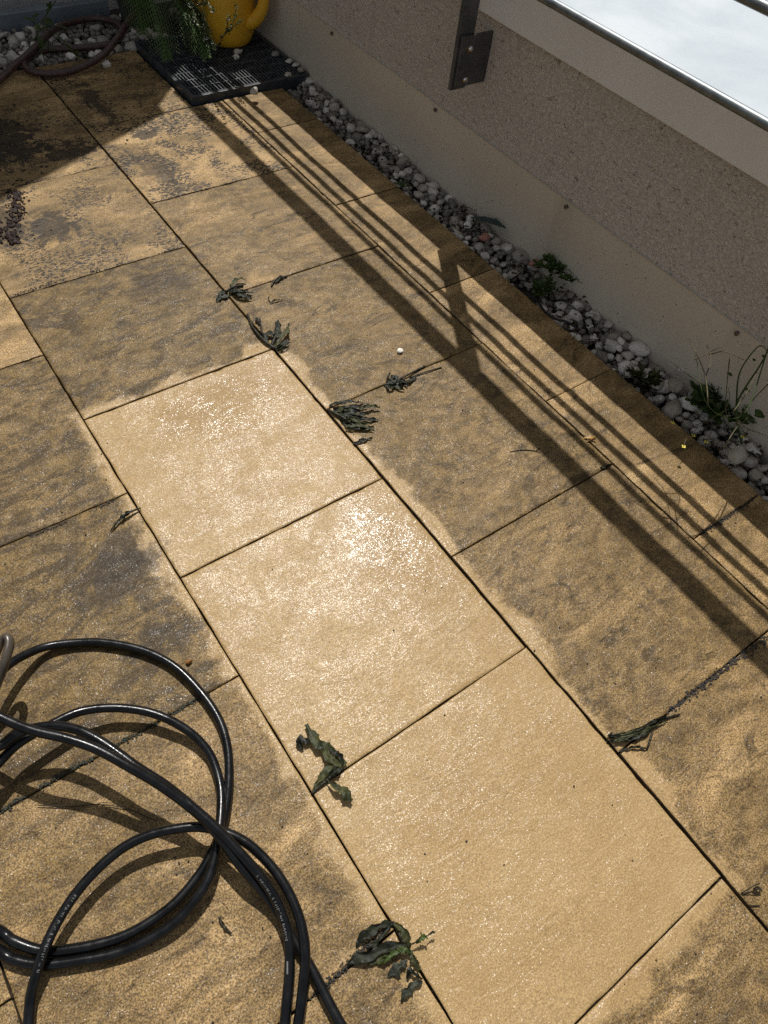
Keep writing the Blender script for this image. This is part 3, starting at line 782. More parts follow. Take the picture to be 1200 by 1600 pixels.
# 7: big plant with many leaves at the bottom of the picture
weed('uprooted_weed', 'large wilted weed with many leaves on the joint below the washed slabs', 'weed', [
 (S_, M_STEM, [(640,1490),(632,1476),(614,1440)], [.010,.012,.004], 2.2),
 (L_, M_WILT, [(614,1442),(596,1445),(578,1458),(562,1468),(558,1480)], [.006,.014,.013,.008,.003], [3,9,11,8,3]),
 (L_, M_WILT, [(612,1444),(598,1462),(585,1475),(572,1480)], [.006,.008,.006,.003], [3,6,6,3]),
 (L_, M_WILT2, [(616,1444),(628,1452),(636,1468),(638,1482)], [.010,.016,.014,.009], [4,10,10,4]),
 (L_, M_WILT, [(634,1476),(605,1480),(580,1490),(556,1498),(542,1508)], [.014,.016,.014,.008,.003], [4,9,11,9,3]),
 (L_, M_WILT2, [(632,1482),(610,1490),(595,1498),(575,1504)], [.012,.012,.009,.004], [4,10,11,5]),
 (L_, M_FRESH, [(630,1484),(612,1492),(600,1500),(590,1505)], [.018,.018,.014,.009], [3,7,7,3]),
 (L_, M_FRESH, [(622,1482),(632,1484),(642,1488)], [.018,.022,.017], [5,8,4]),
 (L_, M_WILT3, [(636,1500),(622,1512),(606,1526)], [.010,.009,.003], [4,9,12,3]),
 (L_, M_WILT2, [(640,1488),(648,1502),(656,1516)], [.012,.012,.005], [6,10,4]),
 (S_, M_STEM, [(636,1478),(648,1473),(654,1468)], [.014,.020,.026], 1.1),
 (L_, M_FRESH, [(650,1474),(658,1466),(668,1464)], [.022,.030,.030], [3,8,4]),
 (L_, M_STEM, [(668,1462),(674,1458),(680,1456)], [.026,.028,.026], [1.5,3.5,1.5]),
 (L_, M_WILT, [(660,1530),(648,1522),(640,1516),(636,1532)], [.006,.010,.010,.003], [3,6,6,2]),
 (L_, M_WILT3, [(660,1535),(645,1540),(633,1552),(627,1566)], [.005,.010,.010,.003], [3,8,9,3]),
])
# 6: crumpled leaf across the joint of the second and third washed slab
weed('torn_weed', 'crumpled green torn weed across the cross joint of the washed slabs', 'weed', [
 (L_, M_WILT2, [(540,1196),(520,1180),(505,1168),(490,1155),(478,1132)], [.006,.016,.018,.018,.010], [5,13,15,13,6]),
 (L_, M_WILT, [(486,1160),(474,1156),(466,1160),(474,1172)], [.012,.014,.010,.004], [6,9,8,3]),
 (L_, M_WILT2, [(534,1198),(518,1188),(506,1172),(494,1164)], [.012,.020,.020,.014], [4,9,11,5]),
 (L_, M_WILT, [(536,1194),(528,1180),(514,1168)], [.014,.022,.018], [4,9,5]),
 (L_, M_WILT2, [(490,1236),(498,1220),(508,1206),(520,1196)], [.004,.010,.016,.018], [3,8,10,7]),
 (L_, M_WILT, [(512,1214),(522,1206),(532,1200)], [.014,.018,.012], [7,10,6]),
 (S_, M_STEM, [(487,1240),(500,1228),(518,1214),(536,1200)], [.003,.006,.007,.006], 2.6),
 (L_, M_WILT2, [(513,1222),(528,1232),(540,1242),(550,1252)], [.016,.022,.022,.016], [2,8,11,5]),
 (S_, M_STEM, [(508,1217),(518,1224),(532,1234)], [.012,.016,.020], .9),
])
# 8: stringy bundle by the right row
parts = [(S_, M_STEM, [(952,1152),(975,1148),(1000,1140),(1030,1125),(1062,1116)], [.004,.008,.010,.008,.004], 1.6)]
for j in range(14):
    ox, oy = random.uniform(-6, 6), random.uniform(-7, 9); a = random.uniform(0, .25); b = random.uniform(.55, 1.0)
    base = [(952,1154),(978,1150),(1000,1143),(1020,1130),(1040,1120),(1066,1115)]
    i0 = int(a*5); i1 = max(i0+2, int(b*5)+1)
    parts.append((L_, random.choice((M_WILT3, M_WILT, M_WILT2)), [(x+ox*random.uniform(.4, 1), y+oy*random.uniform(.2, 1)) for x, y in base[i0:i1]], [random.uniform(.003, .016) for _ in base[i0:i1]], [1.5, random.uniform(2.5, 4.5), random.uniform(2, 4), 1]))
parts += [(L_, M_WILT, [(968,1174),(990,1168),(1012,1170)], [.003,.008,.005], [2,4,3,2]), (S_, M_STEM, [(1012,1168),(1016,1155),(1020,1142)], [.006,.010,.010], 1.6), (S_, M_STEM, [(950,1150),(957,1144)], [.004,.010], 1.6)]
weed('stringy_weed', 'stringy bundle of wilted grey-green weed on the right row of slabs', 'weed', parts)
# 4: dark clump between washed slab and right row
parts = [(S_, M_STEM, [(512,640),(540,655),(556,668)], [.004,.012,.004], 2.5)]
for j in range(15):
    y0 = random.uniform(632, 668); x0 = 513+(y0-632)*.75; ln = random.uniform(25, 58); a = random.uniform(-.15, .2)
    parts.append((L_, random.choice((M_WILT, M_WILT, M_WILT3, M_WILT2)), [(x0, y0), (x0+ln*.5, y0+a*ln*.4-4), (x0+ln, y0+a*ln)], [.004, random.uniform(.008, .022), random.uniform(.002, .010)], [3, 6, 5, 2]))
parts += [(L_, M_WILT2, [(560,640),(578,635),(594,637)], [.016,.018,.010], [4,6,4,2]), (L_, M_WILT3, [(540,672),(558,670),(572,669),(584,668)], [.004,.008,.008,.003], [3,6,5,2]),
          (L_, M_WILT, [(552,694),(566,689),(582,685)], [.003,.006,.002], [3,5,4,1])]
weed('dark_weed_clump', 'thick dark clump of wilted weed beside the upper washed slab', 'weed', parts)
# 3: mush on the cross joint of the right row
parts = [(S_, M_STEM, [(600,602),(625,592),(648,580),(664,572)], [.003,.006,.006,.003], 1.5)]
for j in range(11):
    x0 = random.uniform(602, 622); y0 = 598+random.uniform(-6, 6); ln = random.uniform(14, 36)
    parts.append((L_, random.choice((M_WILT3, M_WILT3, M_WILT)), [(x0, y0), (x0+ln*.5, y0+random.uniform(-7, 7)), (x0+ln, y0+random.uniform(-8, 12))], [.003, random.uniform(.005, .012), .003], [2.5, 5, 4, 2]))
parts += [(S_, M_STEM, [(604,598),(606,590),(609,582)], [.003,.012,.018], 1.6), (S_, M_STEM, [(640,590),(668,580),(690,574)], [.003,.004,.002], 1.0)]
weed('flattened_weed', 'flattened grey-green weed on the cross joint near the lone white pebble', 'weed', parts)
# 2: stem in the joint with leaves to the right
weed('rooted_weed', 'wilted weed with a pale curved stem in the joint and leaves fanned right', 'weed', [
 (S_, M_STEM, [(387,492),(393,508),(404,523),(416,535),(430,545)], [.001,.006,.010,.010,.004], 2.2),
 (L_, M_WILT2, [(428,543),(436,532),(446,520),(452,506)], [.008,.018,.024,.020], [3,7,8,3]),
 (L_, M_WILT, [(430,545),(442,536),(452,530)], [.006,.012,.010], [3,5,4,1]),
 (L_, M_WILT3, [(432,547),(444,540),(454,535)], [.004,.009,.007], [2,4,3,1]),
 (L_, M_WILT, [(434,549),(444,546),(452,542)], [.004,.007,.004], [2,4,3,1]),
 (L_, M_WILT, [(424,540),(430,526),(436,514),(432,502)], [.008,.014,.018,.014], [3,8,9,4]),
 (L_, M_WILT, [(418,536),(414,526),(420,522),(430,528)], [.006,.012,.012,.008], [4,8,7,3]),
 (S_, M_STEM, [(410,522),(408,510),(406,498)], [.004,.008,.010], 1.4),
 (L_, M_WILT, [(406,506),(402,500),(400,496)], [.008,.010,.008], [2,4,2]),
])
# 1: mush at the corner of four slabs
parts = [(S_, M_STEM, [(352,456),(366,448),(380,446)], [.002,.008,.004], 2)]
for j in range(9):
    a = random.uniform(-.35, .55); ln = random.uniform(16, 40)
    parts.append((L_, random.choice((M_WILT, M_WILT3, M_STEM)), [(358, 456), (358+ln*.5*math.cos(a), 456-ln*.5*math.sin(a)), (358+ln*math.cos(a), 458-ln*math.sin(a)*.8)], [.003, random.uniform(.006, .018), .004], [2, 4, 4, 1.5]))
parts += [(L_, M_WILT3, [(358,462),(346,466),(338,472)], [.004,.006,.002], [4,8,6,2]), (L_, M_WILT3, [(352,458),(344,460),(340,466)], [.006,.006,.003], [4,6,5,2]), (L_, M_WILT2, [(360,450),(372,436),(384,438)], [.010,.020,.014], [3,6,5,2])]
weed('root_clump', 'dark clump of weed roots where four slabs meet, upper left', 'weed', parts)
# 5: single dark leaf
weed('fallen_leaf', 'single curled dark leaf on the joint left of the washed slabs', 'leaf', [
 (L_, M_WILT, [(217,796),(204,800),(192,808),(182,818),(173,831)], [.006,.012,.010,.008,.002], [2,5,6,4,1]),
 (L_, M_WILT3, [(206,800),(196,804),(186,812)], [.010,.014,.008], [2,4,3,1]), (S_, M_STEM, [(206,800),(212,796),(220,794)], [.006,.008,.004], 1.2)])
# 9: twig
weed('twig', 'small dark twig with a seed head at the lower right joint', 'twig', [
 (S_, M_STEM, [(1158,1396),(1170,1389),(1180,1383),(1187,1381)], [.002,.012,.016,.014], .9),
 (S_, M_STEM, [(1160,1398),(1168,1394),(1176,1394),(1183,1397)], [.002,.008,.008,.004], .8),
 (L_, M_STEM, [(1176,1390),(1183,1388),(1190,1390)], [.010,.014,.010], [2,6,4]),
 (S_, M_STEM, [(1170,1414),(1178,1415),(1187,1415)], [.002,.004,.002], .9)])
weed('dark_sliver', 'thin dark plant sliver on the second slab of the right row', 'leaf', [(L_, M_STEM, [(422,474),(430,470),(443,469)], [.003,.005,.002], [1.5,2.5,2,.6]), (S_, M_STEM, [(423,473),(419,466),(421,462)], [.002,.004,.002], .6)])
weed('withered_tendril', 'withered tendril on the cross joint left of the rail shadow', 'weed', [(S_, M_STEM, [(448,432),(436,434),(428,440),(424,447)], [.002,.005,.004,.001], 1.5), (L_, M_WILT3, [(444,432),(436,436),(430,442)], [.004,.006,.003], [2,4,3,1])])
weed('leaf_scrap', 'dark leaf scrap on the narrow joint near the rail shadow', 'leaf', [(L_, M_WILT, [(938,733),(946,729),(954,726)], [.003,.008,.003], [2,4,3,1]), (S_, M_STEM, [(940,733),(950,727),(956,724)], .003, 1.2)])
weed('autumn_leaf', 'yellow-brown curled leaf scrap caught in the long joint by the edge slabs', 'leaf', [(L_, M_ORANGE, [(912,684),(922,684),(932,689)], [.004,.010,.004], [2,4,4,1]), (L_, M_ORANGE, [(916,690),(924,686),(930,681)], [.004,.009,.006], [1.5,3,2,1])])
weed('thin_straw', 'thin reddish straw lying on the right row beside the handrail shadow', 'straw', [(S_, M_STEM, [(797,706),(815,703),(832,704),(843,707)], [.002,.004,.004,.002], .7), (S_, M_STEM, [(836,705),(840,702),(844,700)], [.003,.005,.003], .5)])
weed('long_straw', 'long dark straw lying under the hose loops', 'straw', [(S_, M_STEM, [(58,1258),(110,1260),(155,1257),(200,1264),(245,1283)], [.002,.003,.003,.003,.001], .8), (S_, M_STEM, [(150,1257),(160,1254),(168,1254)], [.003,.005,.003], .6)])
weed('bark_scrap', 'short dark curved bark scrap between the two lower hose strands', 'scrap', [(L_, M_STEM, [(341,1432),(347,1442),(352,1450),(362,1459)], [.004,.008,.007,.003], [1.5,3,3,2]), (S_, M_STEM, [(342,1434),(350,1446),(360,1458)], [.002,.005,.002], 1.5)])
random.seed(44); mbd = MB(); dc = G(22, 340, 0)
for _ in range(230):
    v_ = random.random(); px_ = random.gauss(22+8*math.sin(v_*6), 8); py_ = 300+82*v_
    p = G(px_, py_, 0); r = random.uniform(.002, .0075)*(1.0 if abs(px_-22) < 10 else .6); m = random.choice(PM_LO); rot = Matrix.Rotation(random.uniform(0, 6.3), 3, 'Z') @ Matrix.Rotation(random.uniform(-.6, .6), 3, 'X')
    mbd.add([p + rot @ Vector((v.co.x*r*1.3, v.co.y*r, v.co.z*r*.45)) + Vector((0, 0, random.uniform(0, .006))) for v in m.vertices], [tuple(q.vertices) for q in m.polygons])
o = mbd.build('rotten_clump', M_DRY, None, True); tag(o, 'crumbly dark red-brown clump of rotten leaf on the far left slab', 'clump')
o = obj('berry', *(lambda m: ([v.co*.0058 for v in m.vertices], [tuple(p.vertices) for p in m.polygons]))(PM[1]), M_BEAD, None, True)
o.location = G(295, 1034, .004); tag(o, 'small orange-brown berry beside the big hose arc', 'berry')

# moss and soil pushed up along some joints
random.seed(77)
def moss(line, wd, name, label, mat):
    P = catmull([G(x, y, 0) for x, y in line], 22); mbm = MB()
    for i, p in enumerate(P):
        for _ in range(7):
            r = random.uniform(.15, .75)**1.3*wd
            m = random.choice(PM_LO); off = Vector((random.gauss(0, wd*.9), random.gauss(0, wd*.9), 0))
            if noise.noise(p*14+Vector((3, 0, 0))) < -.12: continue
            mbm.add([p+off+Vector((v.co.x*r, v.co.y*r, v.co.z*r*.55+.0005)) for v in m.vertices], [tuple(q.vertices) for q in m.polygons])
    o = mbm.build(name, mat, None, True); tag(o, label, 'moss', kind='stuff'); return o
moss([(1046,1112),(1100,1070),(1150,1032),(1203,993)], .0042, 'moss_seam', 'dark moss seam filling the cross joint at the right edge', M_CRUMB)
moss([(-5,1272),(60,1232),(130,1192),(200,1155),(290,1103),(345,1072)], .0032, 'moss_seam', 'grey crumbly seam in the cross joint under the hose', M_WILT3)
moss([(10,465),(90,440),(180,415),(275,389)], .0034, 'moss_seam', 'dark soil seam in the cross joint above the grey slab', M_CRUMB)
moss([(-5,302),(60,282),(150,262)], .0030, 'moss_seam', 'soil seam in the cross joint beside the red-brown clump', M_CRUMB)
moss([(40,371),(95,352),(150,338),(228,320)], .0022, 'moss_seam', 'dark line of soil along the crack in the slab right of the red-brown clump', M_CRUMB)
moss([(100,122),(118,140),(135,160),(142,168)], .0024, 'moss_seam', 'dark soil line in the groove of the shaded back slab', M_CRUMB)
moss([(1092,836),(1130,812),(1185,775)], .0034, 'moss_seam', 'dark moss seam between the edge slabs at the right', M_CRUMB)
moss([(605,1450),(560,1490),(515,1535),(480,1568)], .0030, 'moss_seam', 'dark moss seam running from the large weed to the hose', M_CRUMB)
moss([(0,855),(80,825),(185,778)], .0026, 'moss_seam', 'dark soil seam in the cross joint at the left edge', M_CRUMB)

# crumbs of soil scattered over the unwashed slabs
random.seed(31)
mbc = MB(); cnt = 0
def crumb(p, r):
    m = random.choice(PM_LO); rot = Matrix.Rotation(random.uniform(0, 6.3), 3, 'Z')
    mbc.add([p + rot @ Vector((v.co.x*r, v.co.y*r*random.choice((.6, 1)), v.co.z*r*.7)) + Vector((0, 0, r*.35)) for v in m.vertices], [tuple(q.vertices) for q in m.polygons])
for _ in range(330):
    px, py = random.uniform(0, 1200), random.uniform(120, 1600); p = G(px, py, 0)
    if p.x > XD-.01 or p.y > PAVE_END-.02 or (p.x > .88 and p.y > 1.46): continue
    if 0 < p.x < .5 and -1.26 < p.y < .23 and random.random() < .70: continue
    crumb(p, random.choice((.0010, .0013, .0016, .0020)) * (1.25 if p.y > .7 else 1.0))
for cx, cy, n_, sx, sy, rmax in ((20,230,160,45,45,.006), (120,215,60,60,18,.0035), (40,355,60,36,18,.004), (230,200,30,60,30,.003), (250,260,26,50,40,.003), (160,330,16,60,30,.002), (340,1430,16,40,20,.002), (300,1330,14,60,50,.002), (640,600,12,40,20,.0015)):
    for _ in range(n_):
        p = G(random.gauss(cx, sx*.6), max(105, random.gauss(cy, sy*.6)), 0)
        if p.y < PAVE_END-.02 and p.x < .87: crumb(p, random.uniform(.0009, rmax))
cr_ = mbc.build('soil_crumbs', M_CRUMB, None, True); tag(cr_, 'scattered crumbs of dark soil lying over the paving', 'soil', kind='stuff')

# ================================================================== PLANTS IN THE GRAVEL STRIP
def leafshape(c, d, up, ln, wd):
    d = d.normalized(); s_ = d.cross(up); s_ = s_.normalized() if s_.length > 1e-4 else Vector((1, 0, 0)); n_ = s_.cross(d)
    return [c, c+d*ln*.35+s_*wd*.5+n_*ln*.04, c+d*ln*.75+s_*wd*.38-n_*ln*.02, c+d*ln-n_*ln*.10, c+d*ln*.75-s_*wd*.38-n_*ln*.02, c+d*ln*.35-s_*wd*.5+n_*ln*.04, c+d*ln*.5-n_*ln*.03], [(0,1,6),(1,2,6),(2,3,6),(3,4,6),(4,5,6),(5,0,6)]
def rnd_dir(zmin=0.0):
    a = random.uniform(0, 6.28); z = random.uniform(zmin, 1); q = math.sqrt(max(0, 1-z*z)); return Vector((q*math.cos(a), q*math.sin(a), z))
random.seed(13)
# flowering weed at the right
fw = empty('flowering_weed', G(1165, 690, .0)); base = fw.location.copy()
def stem(line, r, nm='stem', mat=M_STEM):
    pts = catmull(line, 6); return sub(MB().tube(pts, [r*(1-.6*i/(len(pts)-1)) for i in range(len(pts))], 6), nm, mat, fw, base, True)
def Q(px, py, x): # point at distance x from the washed row, as measured
    d = RT*((px-600)/F_PX) + UP*(-(py-800)/F_PX) + fwd
    t = (x-CAM.x)/d.x; return CAM+d*t
b0 = Q(1160, 700, 1.335)
stem([b0, Q(1150,640,1.33), Q(1165,605,1.33), Q(1185,575,1.325), Q(1200,545,1.32), Q(1210,500,1.31)], .0030, mat=M_GREEN)
stem([Q(1150,640,1.33), Q(1155,585,1.34), Q(1178,548,1.34), Q(1192,541,1.34), Q(1205,560,1.33)], .0022, mat=M_GREEN)
for ln in ([(1200,600),(1170,632),(1150,660),(1140,700)], [(1132,642),(1110,655),(1085,665),(1060,672)], [(1140,560),(1136,600),(1134,640),(1140,665)],
           [(1085,640),(1100,655),(1112,668)], [(1150,650),(1165,668),(1190,678),(1200,682)], [(1132,643),(1140,622),(1138,605)], [(1060,672),(1085,680),(1095,690)], [(1152,660),(1160,672),(1172,690)]):
    xs = random.uniform(1.25, 1.31)
    stem([Q(x, y, xs + .01*i) for i, (x, y) in enumerate(ln)], .0014, 'twig', M_TWIG)
lf = MB()
for px, py, s_ in ((1082,612,.045), (1100,600,.035), (1090,625,.035), (1118,632,.03), (1188,640,.03), (1196,650,.03), (1145,588,.018), (1172,612,.018), (1160,655,.03), (1110,640,.03), (1180,655,.035), (1150,670,.03), (1195,555,.014), (1178,560,.012)):
    c = Q(px, py, 1.345); vs, fs = leafshape(c, Vector((-.6+random.uniform(-.6, .6), random.uniform(-.8, .8), .15)), Vector((0, 0, 1)), s_, s_*.7); 
    o = obj('leaf', vs, fs, M_GREEN, None, True); o.parent = fw; o.matrix_parent_inverse = Matrix.Translation(-base)
for px, py in ((1051,661), (1083,681), (1103,691), (1068,698), (1160,683)):
    c = G(px, py, .045); mbf = MB()
    stem([c, c+Vector((.03, .012, .004)), Q(1112, 665, 1.29)], .0009, 'twig', M_TWIG)
    for k in range(4):
        a = k*1.57+random.uniform(-.3, .3); vs, fs = leafshape(c, Vector((math.cos(a), math.sin(a), .3)), Vector((0, 0, 1)),   .0062, .0052); mbf.add(vs, fs)
    o = mbf.build('flower', M_YFLOWER, None, True); o.parent = fw; o.matrix_parent_inverse = Matrix.Translation(-base)
# free shoots above that throw the branching shadow on the edge slabs
def shoot(px, py, h):      # a shoot whose shadow lands at that spot
    g_ = G(px, py, 0); return g_ + Vector((.30, .51, 1.0))*h
for ln, h in (([(1060,838),(1055,800),(1040,770),(1022,745)], .26), ([(1055,800),(1062,780),(1055,765)], .27), ([(1040,770),(1052,772),(1075,768)], .27), ([(1100,830),(1118,808),(1130,788)], .24), ([(1052,812),(1020,800),(990,782)], .27), ([(1060,770),(1080,775),(1105,800)], .28), ([(1090,870),(1105,850),(1120,842)], .22)):
    stem([shoot(x, y, h+.012*i) for i, (x, y) in enumerate(ln)], .0015, 'twig', M_TWIG)
stem([Q(1200,545,1.32), shoot(1120,815,.22), shoot(1060,838,.26), shoot(1040,770,.28)], .0016, 'stem', M_GREEN)
tag(fw, 'straggly weed with thin stems and tiny yellow flowers in the gravel', 'weed')

def bushy(name, label, px, py, hgt, nst, leafn, ls, mat, spread=.6, x=None, cat='weed'):
    b = G(px, py, 0.0) if x is None else Q(px, py, x); b.z = max(b.z, -.01)
    root = empty(name, b)
    for k in range(nst):
        d = rnd_dir(.55); d = Vector((d.x*spread, d.y*spread, d.z)).normalized(); L = hgt*random.uniform(.6, 1.1)
        pts = catmull([b, b+d*L*.5+Vector((random.uniform(-.01, .01), random.uniform(-.01, .01), 0)), b+d*L+Vector((0, 0, -L*.12))], 6)
        sub(MB().tube(pts, .0011, 5), 'stem', mat, root, b, True)
        mbl = MB()
        for q in range(leafn):
            i = random.randint(len(pts)//3, len(pts)-1); vs, fs = leafshape(pts[i], rnd_dir(-.2)+d*.6, Vector((0, 0, 1)), ls*random.uniform(.6, 1.2), ls*.55); mbl.add(vs, fs)
        sub(mbl, 'leaves', mat, root, b, True)
    tag(root, label, cat); return root
bushy('leafy_weed', 'low leafy weed growing against the flashing, middle of the gravel strip', 872, 432, .105, 14, 22, .026, M_GREEN, 1.2)
bushy('leafy_weed', 'sparse leafy weed right of the middle one in the gravel strip', 906, 455, .085, 12, 18, .024, M_GREEN, 1.4)
bushy('leafy_weed', 'small weed at the paving edge below the leafy weeds', 850, 462, .050, 11, 12, .020, M_GREEN, 1.7)
bushy('moss_tuft', 'small green tuft among the pebbles near the top of the strip', 630, 292, .030, 9, 8, .008, M_GREEN, 1.6, cat='tuft')
bushy('dry_tuft', 'dark withered tuft at the paving edge left of the large pebble', 1005, 592, .045, 12, 8, .020, M_WILT2, 2.0, cat='tuft')
bushy('shade_tuft', 'dark tuft at the foot of the flashing near the grate', 590, 190, .035, 7, 6, .012, M_GREEN, 1.4, cat='tuft')
bushy('broad_weed', 'dense dark broad-leaved weed at the foot of the flowering weed', 1112, 640, .075, 16, 12, .032, M_GREEN, 1.8)
bushy('broad_weed', 'dense dark broad-leaved weed at the right edge behind the flowering weed', 1182, 668, .085, 16, 12, .034, M_GREEN, 1.7)
# dark teal leaf in the gravel
vs, fs = ribbon([Q(735,340,1.335), Q(752,344,1.345), Q(770,349,1.355), Q(790,357,1.365)], [.004, .017, .019, .003], fold=.3, seg=16, sd=3, ragged=.06)
o = obj('teal_leaf', vs, fs, M_TEAL, None, True); tag(o, 'smooth dark teal leaf lying on the pebbles by the wall', 'leaf')
# black cable end that curls out of the gravel
cb = catmull([G(838,462,.012), G(846,480,.016), G(862,496,.018), G(885,503,.014), G(905,515,.005)], 8)
o = MB().tube(cb, .0032, 8).build('cable', M_HOSE, None, True); tag(o, 'thin black cable curling out of the gravel', 'cable')

# dead leaves, twigs and soil that have collected between the pebbles
random.seed(91); mbl = MB()
for _ in range(800):
    y = random.uniform(-1.2, 1.45); x = random.uniform(XD+.004, WALL_X-.01)
    if noise.noise(Vector((x*7, y*5, 4))) < -.05: continue
    z = -.004+.020*(x-XD)/.13+random.uniform(-.006, .008); a = random.uniform(0, 6.28)
    if random.random() < .55:
        vs, fs = leafshape(Vector((x, y, z)), Vector((math.cos(a), math.sin(a), random.uniform(-.3, .4))), Vector((random.uniform(-.4, .4), random.uniform(-.4, .4), 1)), random.uniform(.008, .022), random.uniform(.004, .011)); mbl.add(vs, fs)
    elif random.random() < .5:
        d = Vector((math.cos(a), math.sin(a), random.uniform(-.2, .2)))*random.uniform(.01, .035); p = Vector((x, y, z+.004)); mbl.tube([p, p+d*.5+Vector((0, 0, .003)), p+d], .0008, 5)
    else:
        m = random.choice(PM_LO); r = random.uniform(.002, .006); mbl.add([Vector((x, y, z)) + v.co*r for v in m.vertices], [tuple(q.vertices) for q in m.polygons])
o = mbl.build('leaf_litter', M_LITTER, None, True); tag(o, 'brown leaf litter and soil caught between the pebbles along the wall', 'leaf litter', kind='stuff')

# far left weed in the gravel
random.seed(17)
b = G(62, 70, 0); fwd_root = empty('trailing_weed', b)
for ln in ([(70,95),(58,60),(62,40),(88,0)], [(60,62),(85,52),(108,75),(124,92)], [(60,50),(70,42),(96,42)], [(62,45),(52,35),(48,30)], [(62,60),(66,75),(66,80)]):
    pts = catmull([G(x, y, .02+.03*i) for i, (x, y) in enumerate(ln)], 6)
    sub(MB().tube(pts, .0018, 6), 'stem', M_FRESH, fwd_root, b, True)
    for q in range(5):
        i = random.randint(3, len(pts)-1); vs, fs = leafshape(pts[i], rnd_dir(-.3), Vector((0, 0, 1)), .042*random.uniform(.6, 1.2), .016)
        o = obj('leaf', vs, fs, M_FRESH, None, True); o.parent = fwd_root; o.matrix_parent_inverse = Matrix.Translation(-b)
tag(fwd_root, 'pale green trailing weed over the loop of the brown hose', 'weed')

# ================================================================== POTS, FERN, SHRUB
random.seed(3)
def lathe(mb, c, prof, n=32, lob=None):
    vs = []; fs = []
    for (r, z) in prof:
        for k in range(n):
            a = 2*math.pi*k/n; rr_ = r*(1+(lob(a, z) if lob else 0)); vs.append((c[0]+rr_*math.cos(a), c[1]+rr_*math.sin(a), c[2]+z))
    for i in range(len(prof)-1):
        for k in range(n): k2 = (k+1) % n; fs.append((i*n+k, i*n+k2, (i+1)*n+k2, (i+1)*n+k))
    fs.append(tuple(range(n-1, -1, -1))); return mb.add(vs, fs)
def pot(name, label, c, r, h):
    p_ = empty(name, c)
    o = lathe(MB(), (0, 0, 0), [(r*.72, 0), (r*.78, h*.3), (r*.92, h*.85), (r, h*.86), (r*1.02, h), (r*.94, h), (r*.90, h*.88)], 36).build('pot_body', M_POT, p_, True); smooth_angle(o, 35)
    lathe(MB(), (0, 0, h*.80), [(r*.90, .0), (r*.90, .004), (.001, .012)], 24).build('pot_soil', M_SOIL, p_, True)
    tag(p_, label, 'plant pot'); return p_
# pots stand on the gravel / grate behind the frame's upper edge
PF = Vector((1.00, 2.18, .0)); pot('plant_pot', 'dark pot that holds the fern', PF, .085, .17)
PS = Vector((1.115, 1.915, GT)); pot('plant_pot', 'dark pot that holds the small-leaved shrub', PS, .050, .12)
# fern
fern = empty('fern', PF+Vector((0, 0, .15)))
fb = fern.location.copy()
def frond(tip, arch, n=30, ln_leaf=.075):
    pts = catmull([fb, fb+(tip-fb)*.35+Vector((0, 0, arch)), fb+(tip-fb)*.75+Vector((0, 0, arch*.75)), tip], 12); mbf = MB(); mbf.tube(pts, .0014, 5)
    N = len(pts)
    for i in range(5, N-1):
        t = (pts[i+1]-pts[i-1]).normalized(); s_ = t.cross(Vector((0, 0, 1))).normalized(); u = (i-5)/(N-6); l = ln_leaf*(math.sin(math.pi*min(1, .18+.82*(1-u)))**.6)*(1.0 if u < .9 else .5)
        for sg in (-1, 1):
            d = (s_*sg*.95+t*.45+Vector((0, 0, -.18))).normalized()
            # each pinna is itself toothed
            K = 7; c = pts[i]
            for k in range(K):
                cc = c+d*l*(k+.3)/K; w_ = .011*(1-.75*k/K)
                for s2 in (-1, 1):
                    dd = (d*.45+t*s2*.9).normalized(); vs, fs = leafshape(cc, dd, Vector((0, 0, 1)), w_, w_*.62); mbf.add(vs, fs)
    return sub(mbf, 'frond', M_FERN, fern, fb, True)
for tip, ar in ((Q(325,92,1.06), .10), (G(262,95,.06), .12), (G(215,8,.12), .10), (Q(335,60,1.16), .12), (PF+Vector((-.30, .12, .15)), .12), (PF+Vector((.12, .2, .25)), .16), (PF+Vector((-.10, -.30, .08)), .14)):
    frond(tip, ar)
tag(fern, 'dark green fern arching over the back corner of the grate', 'fern')
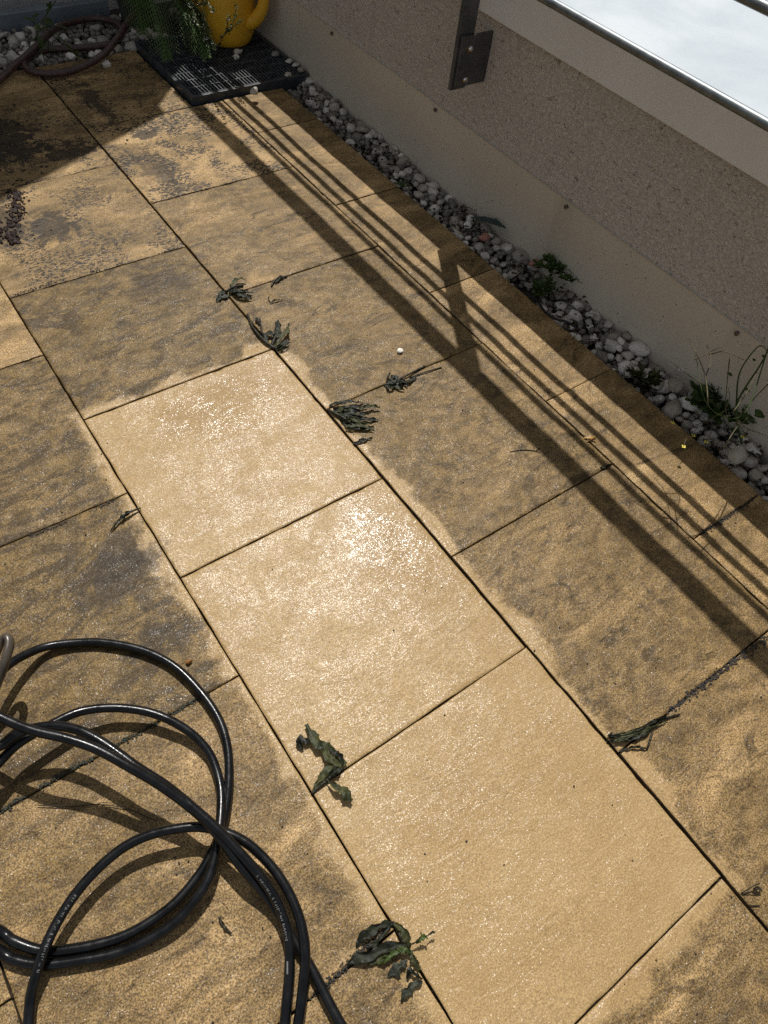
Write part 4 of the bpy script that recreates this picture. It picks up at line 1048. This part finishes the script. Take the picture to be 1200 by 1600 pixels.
# small-leaved shrub in front of the jug
shrub = empty('small_leaved_shrub', PS+Vector((0, 0, .105))); sb = shrub.location.copy()
def twig(line, leaves=60, ls=.0115):
    pts = catmull(line, 10); mbt = MB(); mbt.tube(pts, [.0022*(1-.7*i/(len(pts)-1)) for i in range(len(pts))], 5); sub(mbt, 'twig', M_TWIG, shrub, sb, True)
    mbl = MB(); N = len(pts)
    for q in range(leaves):
        i = random.randint(N//5, N-1); vs, fs = leafshape(pts[i]+rnd_dir(-1)*.004, rnd_dir(-.5), Vector((random.uniform(-.5, .5), random.uniform(-.5, .5), 1)), ls*random.uniform(.6, 1.15), ls*.55); mbl.add(vs, fs)
    sub(mbl, 'leaves', M_THYME, shrub, sb, True)
twig([sb, Q(335,70,1.11), Q(350,55,1.12), Q(366,32,1.13), Q(370,5,1.13)], 70)
twig([Q(350,55,1.12), Q(362,44,1.125), Q(380,30,1.13)], 30)
twig([Q(352,52,1.12), Q(356,36,1.125), Q(356,25,1.13)], 24)
for (x, y) in ((285,60), (300,95), (310,40), (320,10), (295,25), (330,92), (318,75), (338,78), (304,70), (325,50), (290,80), (312,100), (335,20), (300,-20), (322,-25), (345,-30)):
    e = Q(x, y, random.uniform(1.00, 1.14)); e.z = max(e.z, GT+.012); mid_ = (sb+e)*.5+Vector((random.uniform(-.02, .02), random.uniform(-.02, .02), .045))
    twig([sb, mid_, e], 75)
tag(shrub, 'small-leaved glossy shrub with sunlit twigs in front of the yellow jug', 'shrub')

# ================================================================== YELLOW JUG
JC = Vector((1.235, 1.842, GT))
jug = empty('yellow_jug', JC)
def lob(a, z): return .035*math.cos(3*a+.6)*min(1, z/.05)
prof = [(.058, .0), (.072, .003), (.083, .014), (.092, .035), (.099, .07), (.103, .11), (.104, .16), (.101, .21), (.092, .25), (.074, .285), (.058, .31), (.055, .345), (.062, .36), (.056, .36), (.048, .34)]
o = lathe(MB(), (0, 0, 0), prof, 48, lob).build('jug_body', M_YELLOW, jug, True); smooth_angle(o, 60)
ha = Vector((.55, -.83, 0)).normalized()
hp = catmull([ha*.085+Vector((0, 0, .085)), ha*.120+Vector((0, 0, .105)), ha*.150+Vector((0, 0, .150)), ha*.156+Vector((0, 0, .21)), ha*.135+Vector((0, 0, .27)), ha*.09+Vector((0, 0, .295)), ha*.05+Vector((0, 0, .30))], 8)
o = MB().tube(hp, [.030-.010*math.sin(math.pi*i/(len(hp)-1)) for i in range(len(hp))], 20).build('handle', M_YELLOW, jug, True)
sp = catmull([Vector((-.07, .02, .10)), Vector((-.13, .04, .18)), Vector((-.19, .06, .29)), Vector((-.22, .07, .36))], 8)
o = MB().tube(sp, [.026-.011*i/(len(sp)-1) for i in range(len(sp))], 20).build('spout', M_YELLOW, jug, True)
tag(jug, 'round yellow plastic watering jug with a thick looped handle', 'watering jug')
